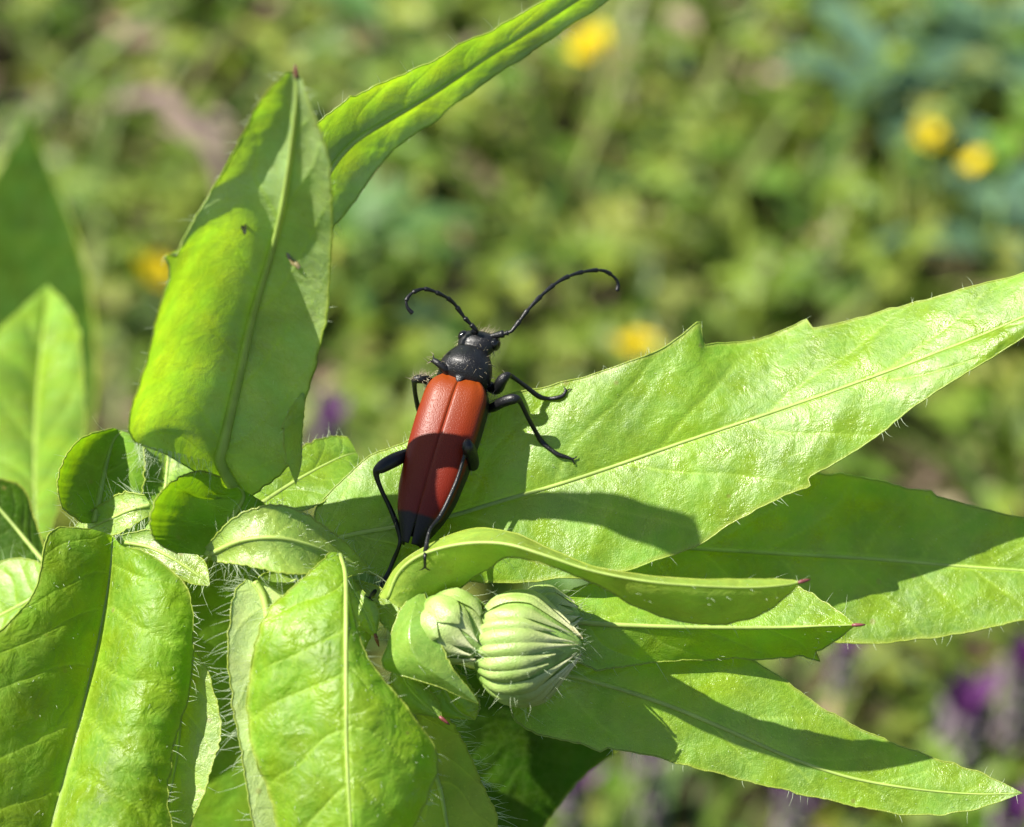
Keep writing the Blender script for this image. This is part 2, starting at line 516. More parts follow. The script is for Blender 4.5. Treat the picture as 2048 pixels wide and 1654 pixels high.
# long narrow leaf behind it, leaving the picture at the top
leaf([(560, 520, .9, 545, 480, .75, 590, 540, 1.05), (640, 370, .95, 600, 290, .72, 650, 480, 1.15), (700, 290, 1.0, 650, 232, .75, 705, 395, 1.22),
      (780, 237, 1.05, 740, 178, .8, 790, 292, 1.25), (870, 183, 1.1, 850, 129, .86, 880, 228, 1.3), (960, 122, 1.15, 945, 80, .95, 970, 164, 1.3),
      (1060, 60, 1.2, 1040, 28, 1.05, 1080, 90, 1.32), (1170, -10, 1.2, 1150, -35, 1.1, 1190, 20, 1.3), (1300, -90, 1.2, 1290, -105, 1.2, 1310, -72, 1.2), (1420, -160, 1.2)],
     face='under', cup=(.12, .12), seed=2, veins=8, wav=.03, hairs=(5, 3), fuzz=10, ripple=.03, teeth=[('a', .29, .03, .05)], rib=.016,
     label='long narrow leaf lit from behind, reaching the top edge')
# large leaf under the beetle
L3 = leaf([(655, 1082, .45, 645, 1070, .47, 662, 1100, .42), (712, 1068, .46, 632, 1020, .52, 700, 1135, .36), (800, 1052, .48, 712, 932, .62, 800, 1160, .34),
      (900, 1032, .50, 810, 885, .68, 950, 1165, .33), (1000, 1003, .52, 955, 812, .68, 1100, 1160, .35), (1120, 968, .54, 1090, 772, .63, 1230, 1148, .37),
      (1250, 925, .55, 1230, 735, .62, 1370, 1100, .40), (1380, 880, .55, 1355, 700, .66, 1480, 1040, .40), (1520, 833, .54, 1490, 687, .84, 1600, 970, .40),
      (1680, 778, .50, 1640, 658, .80, 1720, 895, .38), (1840, 718, .44, 1800, 615, .72, 1830, 810, .34), (2000, 655, .38, 1960, 573, .6, 1950, 735, .31),
      (2130, 590, .32, 2110, 530, .46, 2090, 640, .29), (2230, 520, .27)],
     cup=(.03, .04), seed=3, nu=220, nv=40, veins=8, vein_amp=.012, teeth=[('a', .556, .15, .08), ('a', .675, .09, .07), ('a', .76, .02, .05), ('b', .62, .05, .04)],
     hairs=(6, 4), hair_len=.06, wav=.026, fuzz=35, label='large leaf with two teeth, under the beetle')
# leaf below it at the right edge
leaf([(1180, 1090, .7, 1180, 1080, .7, 1180, 1100, .7), (1300, 1092, .82, 1330, 1000, .92, 1300, 1180, .72), (1450, 1100, .9, 1500, 962, 1.06, 1450, 1240, .76),
      (1620, 1110, .94, 1640, 948, 1.12, 1600, 1275, .78), (1780, 1120, .95, 1760, 962, 1.12, 1760, 1286, .78), (1920, 1132, .94, 1890, 1000, 1.08, 1930, 1264, .78),
      (2060, 1142, .92, 2050, 1037, 1.02, 2060, 1237, .78), (2200, 1150, .88, 2190, 1080, .95, 2200, 1210, .8), (2320, 1160, .82)],
     seed=4, veins=9, vein_amp=.006, hair_len=.06, hairs=(2, 3), fuzz=20, teeth=[('a', .60, .03, .05)], cup=(.03, .03), label='leaf in the shade of the beetle leaf')
# arching bract over the buds
leaf([(775, 1198, 0, 757, 1196, .05, 800, 1215, -.02), (800, 1142, -.1, 797, 1130, .05, 848, 1208, .02), (850, 1107, -.18, 862, 1088, .02, 905, 1185, .06),
      (930, 1087, -.28, 945, 1057, .04, 970, 1140, -.04), (1010, 1087, -.38, 1030, 1064, -.04, 1020, 1115, -.26), (1090, 1110, -.46, 1110, 1100, -.16, 1095, 1130, -.40),
      (1180, 1140, -.5, 1190, 1133, -.25, 1180, 1165, -.38), (1290, 1162, -.54, 1300, 1152, -.33, 1285, 1218, -.34), (1400, 1172, -.54, 1400, 1158, -.36, 1400, 1247, -.31),
      (1500, 1175, -.5, 1500, 1158, -.36, 1500, 1237, -.31), (1570, 1170, -.46, 1570, 1160, -.36, 1565, 1198, -.38), (1604, 1163, -.43)],
     mat=M_BRACT, seed=5, veins=6, tip=True, rib=.014, hairs=(4, 5), fuzz=40, nv=18, cup=(0, .1), vein_amp=.006, label='narrow leaf arching over the buds, with a red tip')
# leaf under the arch, tooth at its lower edge
leaf([(1090, 1235, .32, 1090, 1215, .36, 1090, 1262, .3), (1180, 1246, .3, 1170, 1170, .5, 1180, 1335, .36), (1300, 1252, .28, 1290, 1180, .5, 1300, 1325, .4),
      (1430, 1255, .25, 1420, 1185, .45, 1430, 1318, .42), (1560, 1255, .22, 1570, 1168, .4, 1560, 1316, .42), (1640, 1252, .2, 1652, 1206, .3, 1640, 1300, .36),
      (1712, 1250, .18)],
     seed=6, veins=6, tip=True, teeth=[('b', .80, .09, .08)], hairs=(4, 5), fuzz=30, label='toothed leaf behind the arching leaf')
# leaf to the lower right
leaf([(1030, 1370, .4, 1030, 1340, .45, 1010, 1400, .4), (1120, 1350, .43, 1120, 1290, .5, 1050, 1458, .36), (1220, 1372, .44, 1260, 1270, .54, 1170, 1487, .38),
      (1340, 1412, .42, 1400, 1290, .54, 1300, 1513, .38), (1460, 1462, .40, 1520, 1330, .52, 1420, 1542, .37), (1580, 1515, .37, 1640, 1412, .48, 1560, 1578, .35),
      (1700, 1555, .34, 1750, 1470, .44, 1690, 1608, .32), (1830, 1578, .3, 1860, 1513, .38, 1830, 1630, .28), (1950, 1588, .27, 1960, 1545, .32, 1945, 1620, .25),
      (2045, 1586, .22)],
     seed=7, veins=7, cup=(.03, -.02), vein_amp=.008, teeth=[('b', .25, .03, .06)], hairs=(2, 4), hair_len=.05, fuzz=35, label='pointed leaf at the lower right')
# leaf at the bottom centre
leaf([(680, 1110, -.05, 662, 1104, -.08, 688, 1116, -.05), (690, 1150, -.22, 622, 1142, -.2, 694, 1160, -.2), (692, 1220, -.38, 545, 1215, -.26, 708, 1240, -.32),
      (692, 1310, -.52, 505, 1310, -.32, 740, 1322, -.44), (692, 1400, -.62, 495, 1400, -.36, 802, 1402, -.44), (693, 1500, -.68, 505, 1500, -.4, 874, 1508, -.4),
      (698, 1600, -.72, 540, 1590, -.44, 852, 1600, -.44), (705, 1700, -.72, 580, 1700, -.46, 800, 1700, -.48), (720, 1850, -.7)],
     seed=8, mat=M_SOFT, veins=7, vein_amp=.014, cup=(.08, .16), hairs=(8, 14), hair_len=.07, fuzz=130, wav=.05, ripple=.03, label='drooping leaf at the bottom centre')
# pale edge of the leaf under it
leaf([(510, 1165, -.1, 493, 1158, -.1, 530, 1165, -.1), (530, 1210, -.14, 467, 1195, -.2, 600, 1210, -.1), (540, 1310, -.22, 455, 1305, -.26, 620, 1310, -.12),
      (545, 1420, -.26, 468, 1420, -.3, 640, 1420, -.14), (560, 1540, -.28, 490, 1540, -.34, 650, 1540, -.16), (580, 1680, -.28, 518, 1680, -.34, 660, 1680, -.16), (600, 1800, -.2)],
     face='under', seed=9, veins=6, hairs=(34, 0), hair_len=.12, fuzz=30, mat=M_YOUNG, label='pale leaf edge with a fringe of white hairs')
leaf([(790, 1335, .2, 785, 1335, .2, 810, 1340, .2), (820, 1420, .25, 770, 1420, .2, 888, 1425, .3), (850, 1500, .25, 780, 1500, .2, 927, 1485, .3),
      (880, 1580, .2, 800, 1590, .2, 965, 1570, .25), (900, 1680, .15, 830, 1680, .15, 994, 1660, .2), (940, 1830, .1)],
     face='under', seed=10, veins=5, hairs=(0, 40), hair_len=.13, mat=M_BRACT, fuzz=20, label='yellowish leaf hanging below the buds')
# broad leaf at the lower left
leaf([(225, 1072, .45, 180, 1058, .36, 240, 1095, .42), (222, 1130, .42, 100, 1065, .2, 300, 1108, .24), (212, 1200, .38, 70, 1180, .05, 376, 1180, .14),
      (195, 1290, .32, 0, 1262, -.08, 386, 1290, .08), (172, 1390, .24, -90, 1360, -.2, 378, 1390, .05), (148, 1490, .15, -130, 1470, -.28, 347, 1490, -.02),
      (120, 1590, .04, -130, 1590, -.36, 335, 1590, -.08), (90, 1700, -.1, -120, 1720, -.45, 320, 1700, -.18), (40, 1900, -.3)],
     seed=11, mat=M_SOFT, veins=7, vein_amp=.018, cup=(.10, .30), ripple=.03, fold=0, rib=.012, hairs=(8, 16), hair_len=.09, fuzz=60, wav=.035, label='broad leaf arching down at the lower left')
leaf([(330, 1250, .3, 310, 1250, .3, 360, 1260, .3), (350, 1340, .22, 290, 1340, .25, 415, 1345, .15), (360, 1430, .18, 290, 1430, .2, 441, 1450, .1),
      (350, 1530, .12, 280, 1530, .15, 425, 1530, .06), (330, 1630, .08, 270, 1630, .1, 385, 1640, .03), (300, 1780, .05)],
     seed=12, veins=5, hairs=(0, 6), fuzz=10, mat=M_YOUNG, label='pale leaf between the two drooping leaves')
# ear-shaped leaves on the stem
leaf([(415, 1112, .05, 352, 1107, -.15, 425, 1107, .02), (430, 1085, .08, 312, 1082, -.34, 470, 1090, .05), (455, 1050, .15, 299, 1045, -.40, 520, 1065, .12),
      (475, 1020, .2, 312, 1000, -.34, 545, 1040, .18), (487, 997, .22, 345, 963, -.16, 530, 1010, .22), (485, 982, .25, 395, 945, .05, 510, 995, .25),
      (475, 974, .27, 440, 955, .2, 485, 980, .27)],
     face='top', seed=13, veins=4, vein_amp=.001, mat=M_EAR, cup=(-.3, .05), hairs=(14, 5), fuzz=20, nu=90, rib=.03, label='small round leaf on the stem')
leaf([(190, 1045, .6, 165, 1045, .5, 205, 1045, .6), (197, 1010, .65, 125, 1010, .3, 260, 1030, .7), (207, 960, .75, 117, 960, .28, 285, 980, .75),
      (217, 915, .82, 133, 910, .36, 290, 930, .8), (228, 880, .85, 170, 873, .55, 285, 890, .85), (245, 862, .87, 225, 856, .8, 262, 868, .87)],
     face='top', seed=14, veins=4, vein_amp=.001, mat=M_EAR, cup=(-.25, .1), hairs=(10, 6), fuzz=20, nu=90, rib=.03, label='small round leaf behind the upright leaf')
# blurred leaves at the left
leaf([(75, 1080, 2.6, 40, 1080, 2.6, 100, 1080, 2.6), (70, 980, 3.4, 0, 980, 3.4, 125, 980, 3.4), (70, 880, 4.2, -60, 900, 4.0, 168, 880, 4.2),
      (75, 780, 5.0, -70, 790, 4.6, 168, 770, 4.8), (85, 680, 5.5, -30, 690, 5.3, 158, 665, 5.4), (92, 620, 5.8, 35, 625, 5.7, 132, 610, 5.7), (95, 570, 6.0)],
     seed=15, rib=.012, veins=6, vein_amp=.03, cup=(.1, .1), hairs=(0, 0), fuzz=0, nu=90, label='out of focus sunlit leaf at the left edge')
leaf([(40, 900, 8.5, -80, 900, 8.5, 180, 900, 8.5), (40, 760, 9, -110, 760, 8.9, 195, 760, 9), (42, 640, 9.5, -100, 640, 9.4, 190, 650, 9.5),
      (45, 520, 10, -80, 520, 9.9, 172, 530, 10), (50, 410, 10.4, -40, 410, 10.3, 135, 420, 10.4), (54, 320, 10.7, 10, 320, 10.7, 95, 330, 10.7), (58, 225, 11)],
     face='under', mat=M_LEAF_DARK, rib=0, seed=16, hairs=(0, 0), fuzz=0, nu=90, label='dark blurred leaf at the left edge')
leaf([(510, 1015, .5, 495, 985, .55, 555, 1032, .45), (570, 975, .6, 560, 925, .7, 620, 1015, .5), (630, 940, .72, 620, 885, .85, 672, 985, .58),
      (680, 915, .85, 668, 872, 1.0, 712, 955, .75), (712, 905, .95, 695, 874, 1.03, 726, 932, .9)],
     seed=17, veins=4, hairs=(14, 6), fuzz=30, nu=80, cup=(.05, .05), label='short sunlit leaf between the upright leaf and the beetle leaf')
leaf([(110, 1150, 1.4, 100, 1130, 1.4, 110, 1170, 1.4), (60, 1090, 1.5, 70, 1040, 1.7, 20, 1140, 1.4), (10, 1030, 1.6, 40, 970, 1.8, -50, 1090, 1.5), (-60, 950, 1.7)],
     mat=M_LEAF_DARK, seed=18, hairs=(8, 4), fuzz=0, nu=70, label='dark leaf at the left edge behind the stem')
leaf([(120, 1180, 1.0, 120, 1160, 1.0, 120, 1200, 1.0), (60, 1200, 1.1, 60, 1120, 1.2, 40, 1290, 1.0), (-20, 1240, 1.2, -20, 1140, 1.3, -40, 1340, 1.0), (-160, 1300, 1.2)],
     mat=M_LEAF, seed=19, hairs=(8, 4), fuzz=0, nu=70, label='leaf under the broad lower left leaf')
# winged leaf bases crowding the stem
leaf([(420, 1108, -.05, 410, 1095, -.05, 425, 1122, -.05), (480, 1082, -.16, 470, 1035, -.12, 490, 1130, -.2), (550, 1075, -.2, 545, 1010, -.12, 560, 1145, -.24),
      (620, 1090, -.12, 615, 1030, -.02, 625, 1150, -.16), (690, 1120, .05, 690, 1085, .14, 690, 1155, .02), (740, 1140, .22)],
     seed=41, mat=M_YOUNG, veins=5, nu=80, nv=18, cup=(-.1, -.12), hairs=(14, 30), hair_len=.12, fuzz=120, rib=.02, label='winged leaf base wrapping the stem')
leaf([(250, 1085, .45, 240, 1070, .45, 255, 1100, .45), (300, 1095, .38, 310, 1060, .4, 300, 1130, .34), (350, 1120, .32, 365, 1090, .36, 345, 1150, .28), (395, 1150, .28, 410, 1125, .3, 385, 1168, .26), (420, 1172, .26)],
     seed=42, mat=M_YOUNG, veins=4, nu=60, nv=14, cup=(-.1, -.1), hairs=(30, 30), hair_len=.12, fuzz=90, rib=.015, label='small pale leaf hanging from the stem')
leaf([(300, 1010, .5, 290, 990, .5, 300, 1030, .5), (260, 1020, .5, 250, 985, .55, 260, 1055, .45), (215, 1040, .55, 210, 1005, .6, 218, 1075, .5), (170, 1060, .62, 168, 1035, .65, 175, 1085, .6), (135, 1072, .7)],
     seed=43, mat=M_YOUNG, veins=4, nu=60, nv=14, cup=(-.1, -.1), hairs=(40, 40), hair_len=.13, fuzz=140, rib=.015, label='pale hairy leaf base on the stem below the small round leaf')
leaf([(640, 1130, .3, 630, 1110, .3, 645, 1150, .3), (590, 1160, .2, 575, 1130, .22, 605, 1185, .18), (530, 1190, .1, 515, 1160, .12, 550, 1222, .08), (490, 1230, .05)],
     seed=44, mat=M_YOUNG, veins=3, nu=50, nv=12, cup=(-.1, -.1), hairs=(30, 20), hair_len=.10, fuzz=90, rib=.012, label='pale hairy leaf base above the bottom centre leaf')
leaf([(700, 1180, .25, 690, 1160, .25, 705, 1200, .25), (740, 1195, .2, 735, 1165, .25, 750, 1230, .18), (780, 1225, .15, 785, 1195, .2, 780, 1262, .12), (815, 1262, .12)],
     seed=45, mat=M_YOUNG, veins=3, nu=50, nv=12, cup=(-.1, -.1), hairs=(40, 40), hair_len=.09, fuzz=90, rib=.012, label='pale bract at the foot of the buds')
leaf([(330, 1040, .75, 300, 1040, .75, 370, 1040, .75), (330, 990, .85, 235, 985, .8, 430, 1000, .85), (335, 930, .95, 235, 920, .9, 450, 940, .95), (340, 870, 1.05, 290, 865, 1.0, 400, 880, 1.05), (345, 820, 1.1)],
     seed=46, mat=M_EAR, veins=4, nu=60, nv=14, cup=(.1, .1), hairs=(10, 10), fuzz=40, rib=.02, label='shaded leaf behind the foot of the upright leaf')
# dark lower leaves in the shade
leaf([(520, 1080, 1.2, 480, 1080, 1.2, 560, 1080, 1.2), (520, 1200, 1.5, 360, 1180, 1.4, 700, 1200, 1.5), (540, 1360, 1.8, 400, 1340, 1.7, 740, 1370, 1.8), (540, 1480, 1.9, 370, 1480, 1.8, 740, 1480, 1.9),
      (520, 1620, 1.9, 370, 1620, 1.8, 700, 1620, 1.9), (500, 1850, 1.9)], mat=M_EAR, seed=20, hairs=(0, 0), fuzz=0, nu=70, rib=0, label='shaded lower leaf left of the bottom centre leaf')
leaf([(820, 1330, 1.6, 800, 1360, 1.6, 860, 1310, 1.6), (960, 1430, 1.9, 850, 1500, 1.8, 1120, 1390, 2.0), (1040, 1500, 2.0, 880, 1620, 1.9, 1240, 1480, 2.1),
      (1040, 1590, 2.0, 880, 1720, 1.9, 1150, 1570, 2.1), (1010, 1760, 2.0)], mat=M_LEAF_DARK, seed=21, hairs=(0, 0), fuzz=0, nu=70, rib=0, label='shaded lower leaf below the buds')

# ------------------------------------------------------------------ stem
stem_px = [(900, 1275, .33), (800, 1225, .38), (700, 1160, .42), (600, 1110, .42), (480, 1080, .42), (350, 1066, .55), (250, 1110, .85), (170, 1200, 1.3), (80, 1360, 1.9), (-60, 1600, 2.8)]
sp = [np.array(P(*q)) for q in stem_px]
last = sp[-1]
sp += [last + np.array([-.5, -.2, -2.2]), np.array([BASE.x - .2, BASE.y - .1, 9.0]), np.array([BASE.x, BASE.y, 3.5]), np.array([BASE.x, BASE.y, -.5])]
sv = crom(sp, 120)
mb = MB()
srad = np.interp(np.arange(120) / 119 * (len(sp) - 1), [0, 2, 5, 9, 13], [.07, .11, .15, .18, .22])
# ribbed stem
_, fa, fb = frames(sv)
K = 28
ang = np.arange(K) * 2 * math.pi / K
prof = 1 + .07 * np.cos(ang * 7)
ring = sv[:, None, :] + (srad[:, None] * prof[None])[:, :, None] * (fa[:, None, :] * np.cos(ang)[None, :, None] + fb[:, None, :] * np.sin(ang)[None, :, None])
fs = [(i * K + j, i * K + (j + 1) % K, (i + 1) * K + (j + 1) % K, (i + 1) * K + j) for i in range(119) for j in range(K)]
fs.append(tuple(range(K - 1, -1, -1)))
stem = link('stem', ring.reshape(-1, 3), fs, M_STEM, plant)
hb = MB()
for _ in range(1300):
    i = R.randrange(1, 85); j = R.randrange(K)
    p = ring[i, j]; d = p - sv[i]
    d = d / np.linalg.norm(d) + np.array([R.uniform(-.5, .5) for _ in range(3)])
    add_hair(hb, p, d, R.uniform(.08, .2), R)
h = hb.build('hair_fringe', M_HAIR, stem); h['kind'] = 'stuff'

# ------------------------------------------------------------------ buds
M_BUD = simple_mat('bud_green', (0.20, 0.32, 0.07), 0.42, 0.5, (0.3, 0.42, 0.1), 0.2, 14.0, 0.3, 0.5, 60)
M_BUDB, N_, L_, out_ = new_mat('bud_bract')
tc = N_('TexCoord'); at_ = N_('Attribute', attribute_name='along')
rp = N_('ValToRGB'); el = rp.color_ramp.elements
el[0].position = .0; el[0].color = (.17, .30, .045, 1); el[1].position = 1.0; el[1].color = (.42, .36, .18, 1)
for p_, c_ in ((.22, (.33, .45, .13, 1)), (.45, (.22, .33, .07, 1)), (.72, (.36, .43, .16, 1)), (.9, (.55, .56, .32, 1))):
    e_ = el.new(p_); e_.color = c_
nz = N_('TexNoise'); setin(nz, Scale=18.0, Detail=3.0); L_(tc.outputs['Object'], nz.inputs['Vector'])
ad = N_('Math', operation='MULTIPLY_ADD'); ad.inputs[1].default_value = .22; L_(nz.outputs['Fac'], ad.inputs[0]); L_(at_.outputs['Fac'], ad.inputs[2])
sb = N_('Math', operation='SUBTRACT'); sb.inputs[1].default_value = .11; L_(ad.outputs[0], sb.inputs[0]); L_(sb.outputs[0], rp.inputs[0])
pr_ = N_('BsdfPrincipled'); pr_.inputs['Roughness'].default_value = .42; pr_.inputs['Specular IOR Level'].default_value = .6
L_(rp.outputs[0], pr_.inputs['Base Color'])
n2 = N_('TexNoise'); setin(n2, Scale=90.0, Detail=2.0); L_(tc.outputs['Object'], n2.inputs['Vector'])
bp_ = N_('Bump'); setin(bp_, Strength=.5, Distance=.008); L_(n2.outputs['Fac'], bp_.inputs['Height']); L_(bp_.outputs[0], pr_.inputs['Normal'])
tr_ = N_('BsdfTranslucent'); tr_.inputs['Color'].default_value = (.4, .55, .08, 1)
mx_ = N_('MixShader'); mx_.inputs[0].default_value = .25; L_(pr_.outputs[0], mx_.inputs[1]); L_(tr_.outputs[0], mx_.inputs[2]); L_(mx_.outputs[0], out_.inputs[0])

def bud(center, apex, rad, n1, n2, seed, label, s2=.34):
    rr = random.Random(seed)
    c = Vector(center); ax = (Vector(apex) - c); ln = ax.length; ax.normalize()
    x = ax.orthogonal().normalized(); y = ax.cross(x)
    def prof(s):           # s 0 base .. 1 apex -> (axial, radius)
        return (-0.85 * rad + s * (0.85 * rad + ln), rad * max(0.02, math.sin(math.pi * min(1, (0.10 + 0.9 * s)) ** 0.95)) ** 0.58 * (1 - 0.42 * max(0, s - .6) / .4))
    def at(s, th, off=0.0):
        a, r = prof(s)
        r += off
        return np.array(c + ax * a + (x * math.cos(th) + y * math.sin(th)) * r)
    mb = MB()
    K = 36; S = 24
    vs = np.array([at(i / (S - 1), 2 * math.pi * j / K, -.02) for i in range(S) for j in range(K)])
    f = [(i * K + j, i * K + (j + 1) % K, (i + 1) * K + (j + 1) % K, (i + 1) * K + j) for i in range(S - 1) for j in range(K)]
    f += [tuple(range(K - 1, -1, -1)), tuple((S - 1) * K + j for j in range(K))]
    core = link('flower_bud', vs, f, M_BUD, plant)
    core['label'] = label
    for row, (n, s0, s1, off, wf) in enumerate(((n1, .02, 1.02, .0, 1.0), (n2 if s2 > .5 else 0, .0, s2, .014, .9))):
        for k in range(n):
            th0 = 2 * math.pi * (k + .5 * row) / n + rr.uniform(-.06, .06)
            e = s1 - abs(rr.gauss(0, .13)) - .01
            wj = rr.uniform(.9, 1.2)
            NS, NW = 14, 5
            vv, al_ = [], []
            for i in range(NS):
                q = i / (NS - 1)
                s = s0 + (e - s0) * q
                half = math.pi / n * wf * wj * (1.05 if q < .45 else 1.05 * (1 - ((q - .45) / .55) ** 2.2) + .05)
                for j in range(NW):
                    u = j / (NW - 1) * 2 - 1
                    al_.append(min(1, s))
                    o = off + (.014 * (1 - .5 * q) + .014 * math.exp(-((s - .2) / .14) ** 2)) * (1 - u * u) - .006 * abs(u) + (.016 * q if row else .014 * max(0.0, q - .8) / .2)
                    vv.append(at(min(s, 1.0), th0 + u * half + .03 * q * math.sin(seed + k), o) + (np.array(ax) * .04 * max(0, s - 1)))
            ff = [(i * NW + j, i * NW + j + 1, (i + 1) * NW + j + 1, (i + 1) * NW + j) for i in range(NS - 1) for j in range(NW - 1)]
            link('bract', vv, ff, M_BUDB, core, attr={'along': al_})
    hb = MB()
    for _ in range(110):
        s = rr.uniform(.0, 1.0); th = rr.uniform(0, 6.28)
        p = at(s, th, .02)
        d = p - np.array(c) + np.array(ax) * rr.uniform(-.05, .25)
        d = d / np.linalg.norm(d) + np.array([rr.uniform(-.6, .6) for _ in range(3)])
        add_hair(hb, p, d, rr.uniform(.04, .2) * (1.3 if rr.random() < .1 else .5), rr, .0012)
    for _ in range(22):
        p = at(rr.uniform(.9, 1), rr.uniform(0, 6.28), .01)
        d = np.array(ax) + np.array([rr.uniform(-.7, .7) for _ in range(3)])
        add_hair(hb, p, d, rr.uniform(.03, .07), rr, .0016)
    h = hb.build('hair_fringe', M_HAIR, core); h['kind'] = 'stuff'
    return core

bud(P(1055, 1296, .0), P(1165, 1288, -.10), .335, 24, 19, 3, 'large round ribbed bud with its apex to the right')
bud(P(902, 1255, -.04), P(968, 1308, -.2), .205, 9, 8, 8, 'smaller half hidden bud between the triangular bract and the large bud', .72)
bud(P(1100, 1238, .34), P(1165, 1228, .36), .20, 14, 12, 12, 'bud in shadow behind the large bud')

# bracts round the buds
leaf([(842, 1178, .0, 836, 1178, .02, 847, 1179, .0), (826, 1222, -.16, 800, 1222, -.06, 856, 1214, -.12), (818, 1275, -.26, 776, 1290, -.12, 872, 1255, -.2), (835, 1318, -.3, 768, 1334, -.14, 888, 1302, -.24),
      (868, 1346, -.3, 826, 1358, -.2, 903, 1334, -.26),
      (902, 1368, -.28, 878, 1374, -.23, 922, 1359, -.25), (932, 1390, -.25, 922, 1394, -.23, 943, 1384, -.24), (958, 1408, -.22)],
     seed=31, mat=M_GLOSS, veins=3, nu=70, nv=16, cup=(.02, .02), fold=0, vein_amp=.0, wav=.006, hairs=(5, 3), fuzz=20, rib=0, label='glossy triangular bract in front of the smaller bud')
leaf([(800, 1335, .05, 785, 1340, .05, 815, 1335, .05), (815, 1370, 0, 785, 1375, .05, 840, 1365, 0), (845, 1405, -.03, 815, 1420, 0, 872, 1395, 0), (885, 1438, -.03)],
     seed=32, veins=3, nu=50, nv=12, mat=M_YOUNG, cup=(.2, .2), tip=True, hairs=(14, 8), rib=.012, fuzz=20, label='small yellowish bract below the glossy bract')
leaf([(870, 1330, .1, 840, 1340, .1, 900, 1320, .1), (890, 1380, .08, 840, 1385, .1, 940, 1370, .1), (915, 1420, .08, 870, 1430, .1, 960, 1410, .1), (950, 1440, .1)],
     seed=35, veins=3, nu=50, nv=12, cup=(.2, .2), hairs=(8, 14), rib=.012, fuzz=20, label='shaded bract below the smaller bud')
leaf([(712, 1185, .1, 700, 1185, .1, 725, 1180, .1), (728, 1215, .05, 705, 1220, .08, 752, 1210, .05), (742, 1245, .02, 722, 1255, .05, 758, 1235, .02), (752, 1275, .02)],
     seed=33, veins=3, nu=50, nv=12, mat=M_YOUNG, cup=(.2, .2), tip=True, hairs=(20, 20), hair_len=.06, rib=.012, fuzz=20, label='small yellow bract beside the beetle foot')
leaf([(690, 1150, .2, 685, 1150, .2, 700, 1150, .2), (706, 1200, .15, 690, 1200, .15, 730, 1195, .2), (712, 1260, .1, 695, 1260, .1, 745, 1255, .15), (725, 1310, .1)],
     seed=34, veins=3, nu=50, nv=12, mat=M_YOUNG, cup=(.2, .2), hairs=(3, 6), rib=.012, fuzz=20, label='yellow bract right of the bottom centre leaf')

# ------------------------------------------------------------------ surface lookup for the beetle's feet
off = 0; bf = []
for v, f in zip(SURF_V, SURF_F):
    bf += [tuple(i + off for i in q) for q in f]; off += len(v)
BVH = BVHTree.FromPolygons([Vector(v) for v in np.vstack(SURF_V)], bf)
def on_leaf(px, py, lift=0.012):
    d = (P(px, py, 0) - CAM).normalized()
    hit = BVH.ray_cast(CAM, d)
    p = hit[0] if hit[0] is not None else P(px, py, .3)
    return p - d * lift

M_SCAR = simple_mat('leaf_scar', (.16, .13, .05), .25, .8, None, 0, 30, .5)
for (qx, qy, ang_, r1, r2) in ((586, 520, -.9, .062, .022), (487, 452, -1.4, .05, .016)):
    c_ = on_leaf(qx, qy, .002)
    e1 = np.array(CR) * math.cos(ang_) + np.array(CU) * math.sin(ang_); e2 = np.array(CR) * -math.sin(ang_) + np.array(CU) * math.cos(ang_)
    vs_, fs_ = [], []
    for i in range(5):
        for j in range(14):
            th, rr_ = 2 * math.pi * j / 14, (1 - i / 4) * (1 + .12 * math.sin(3 * j))
            vs_.append(np.array(c_) + e1 * r1 * rr_ * math.cos(th) + e2 * r2 * rr_ * math.sin(th) + np.array(CB) * .008 * math.sin(i * 1.2))
    for i in range(4):
        for j in range(14):
            fs_.append((i * 14 + j, i * 14 + (j + 1) % 14, (i + 1) * 14 + (j + 1) % 14, (i + 1) * 14 + j))
    link('leaf_scar', vs_, fs_, M_SCAR, L1)

# ------------------------------------------------------------------ beetle
def black_mat(name, rough, bump, scale):
    m, N, L, out = new_mat(name)
    tc = N('TexCoord'); v = N('TexVoronoi'); setin(v, Scale=scale)
    L(tc.outputs['Object'], v.inputs['Vector'])
    bp = N('Bump'); setin(bp, Strength=bump, Distance=0.006)
    mr = N('MapRange'); setin(mr, From_Min=0.1, From_Max=0.45)
    L(v.outputs['Distance'], mr.inputs['Value']); L(mr.outputs[0], bp.inputs['Height'])
    pr = N('BsdfPrincipled'); pr.inputs['Specular IOR Level'].default_value = .36; pr.inputs['Base Color'].default_value = (.0045, .0046, .005, 1)
    pr.inputs['Roughness'].default_value = rough
    L(bp.outputs[0], pr.inputs['Normal']); L(pr.outputs[0], out.inputs[0])
    return m
M_BLACK = black_mat('black_chitin', .42, .3, 105)
M_EYE = black_mat('eye_black', .12, .15, 160)

FRONT = P(926, 757, .46); TAIL = P(822, 1092, .20)
bf_ = (FRONT - TAIL); BL = bf_.length; fdir = bf_.normalized()
nd = (CB - CR * .22 + CU * .05); nd = (nd - fdir * nd.dot(fdir)).normalized()
rdir = fdir.cross(nd).normalized()
YO = FRONT - fdir * .30
def W(x, y, z):
    return np.array(YO + rdir * x + fdir * y + nd * z)
YT = .30 - BL                                   # y of the tail end

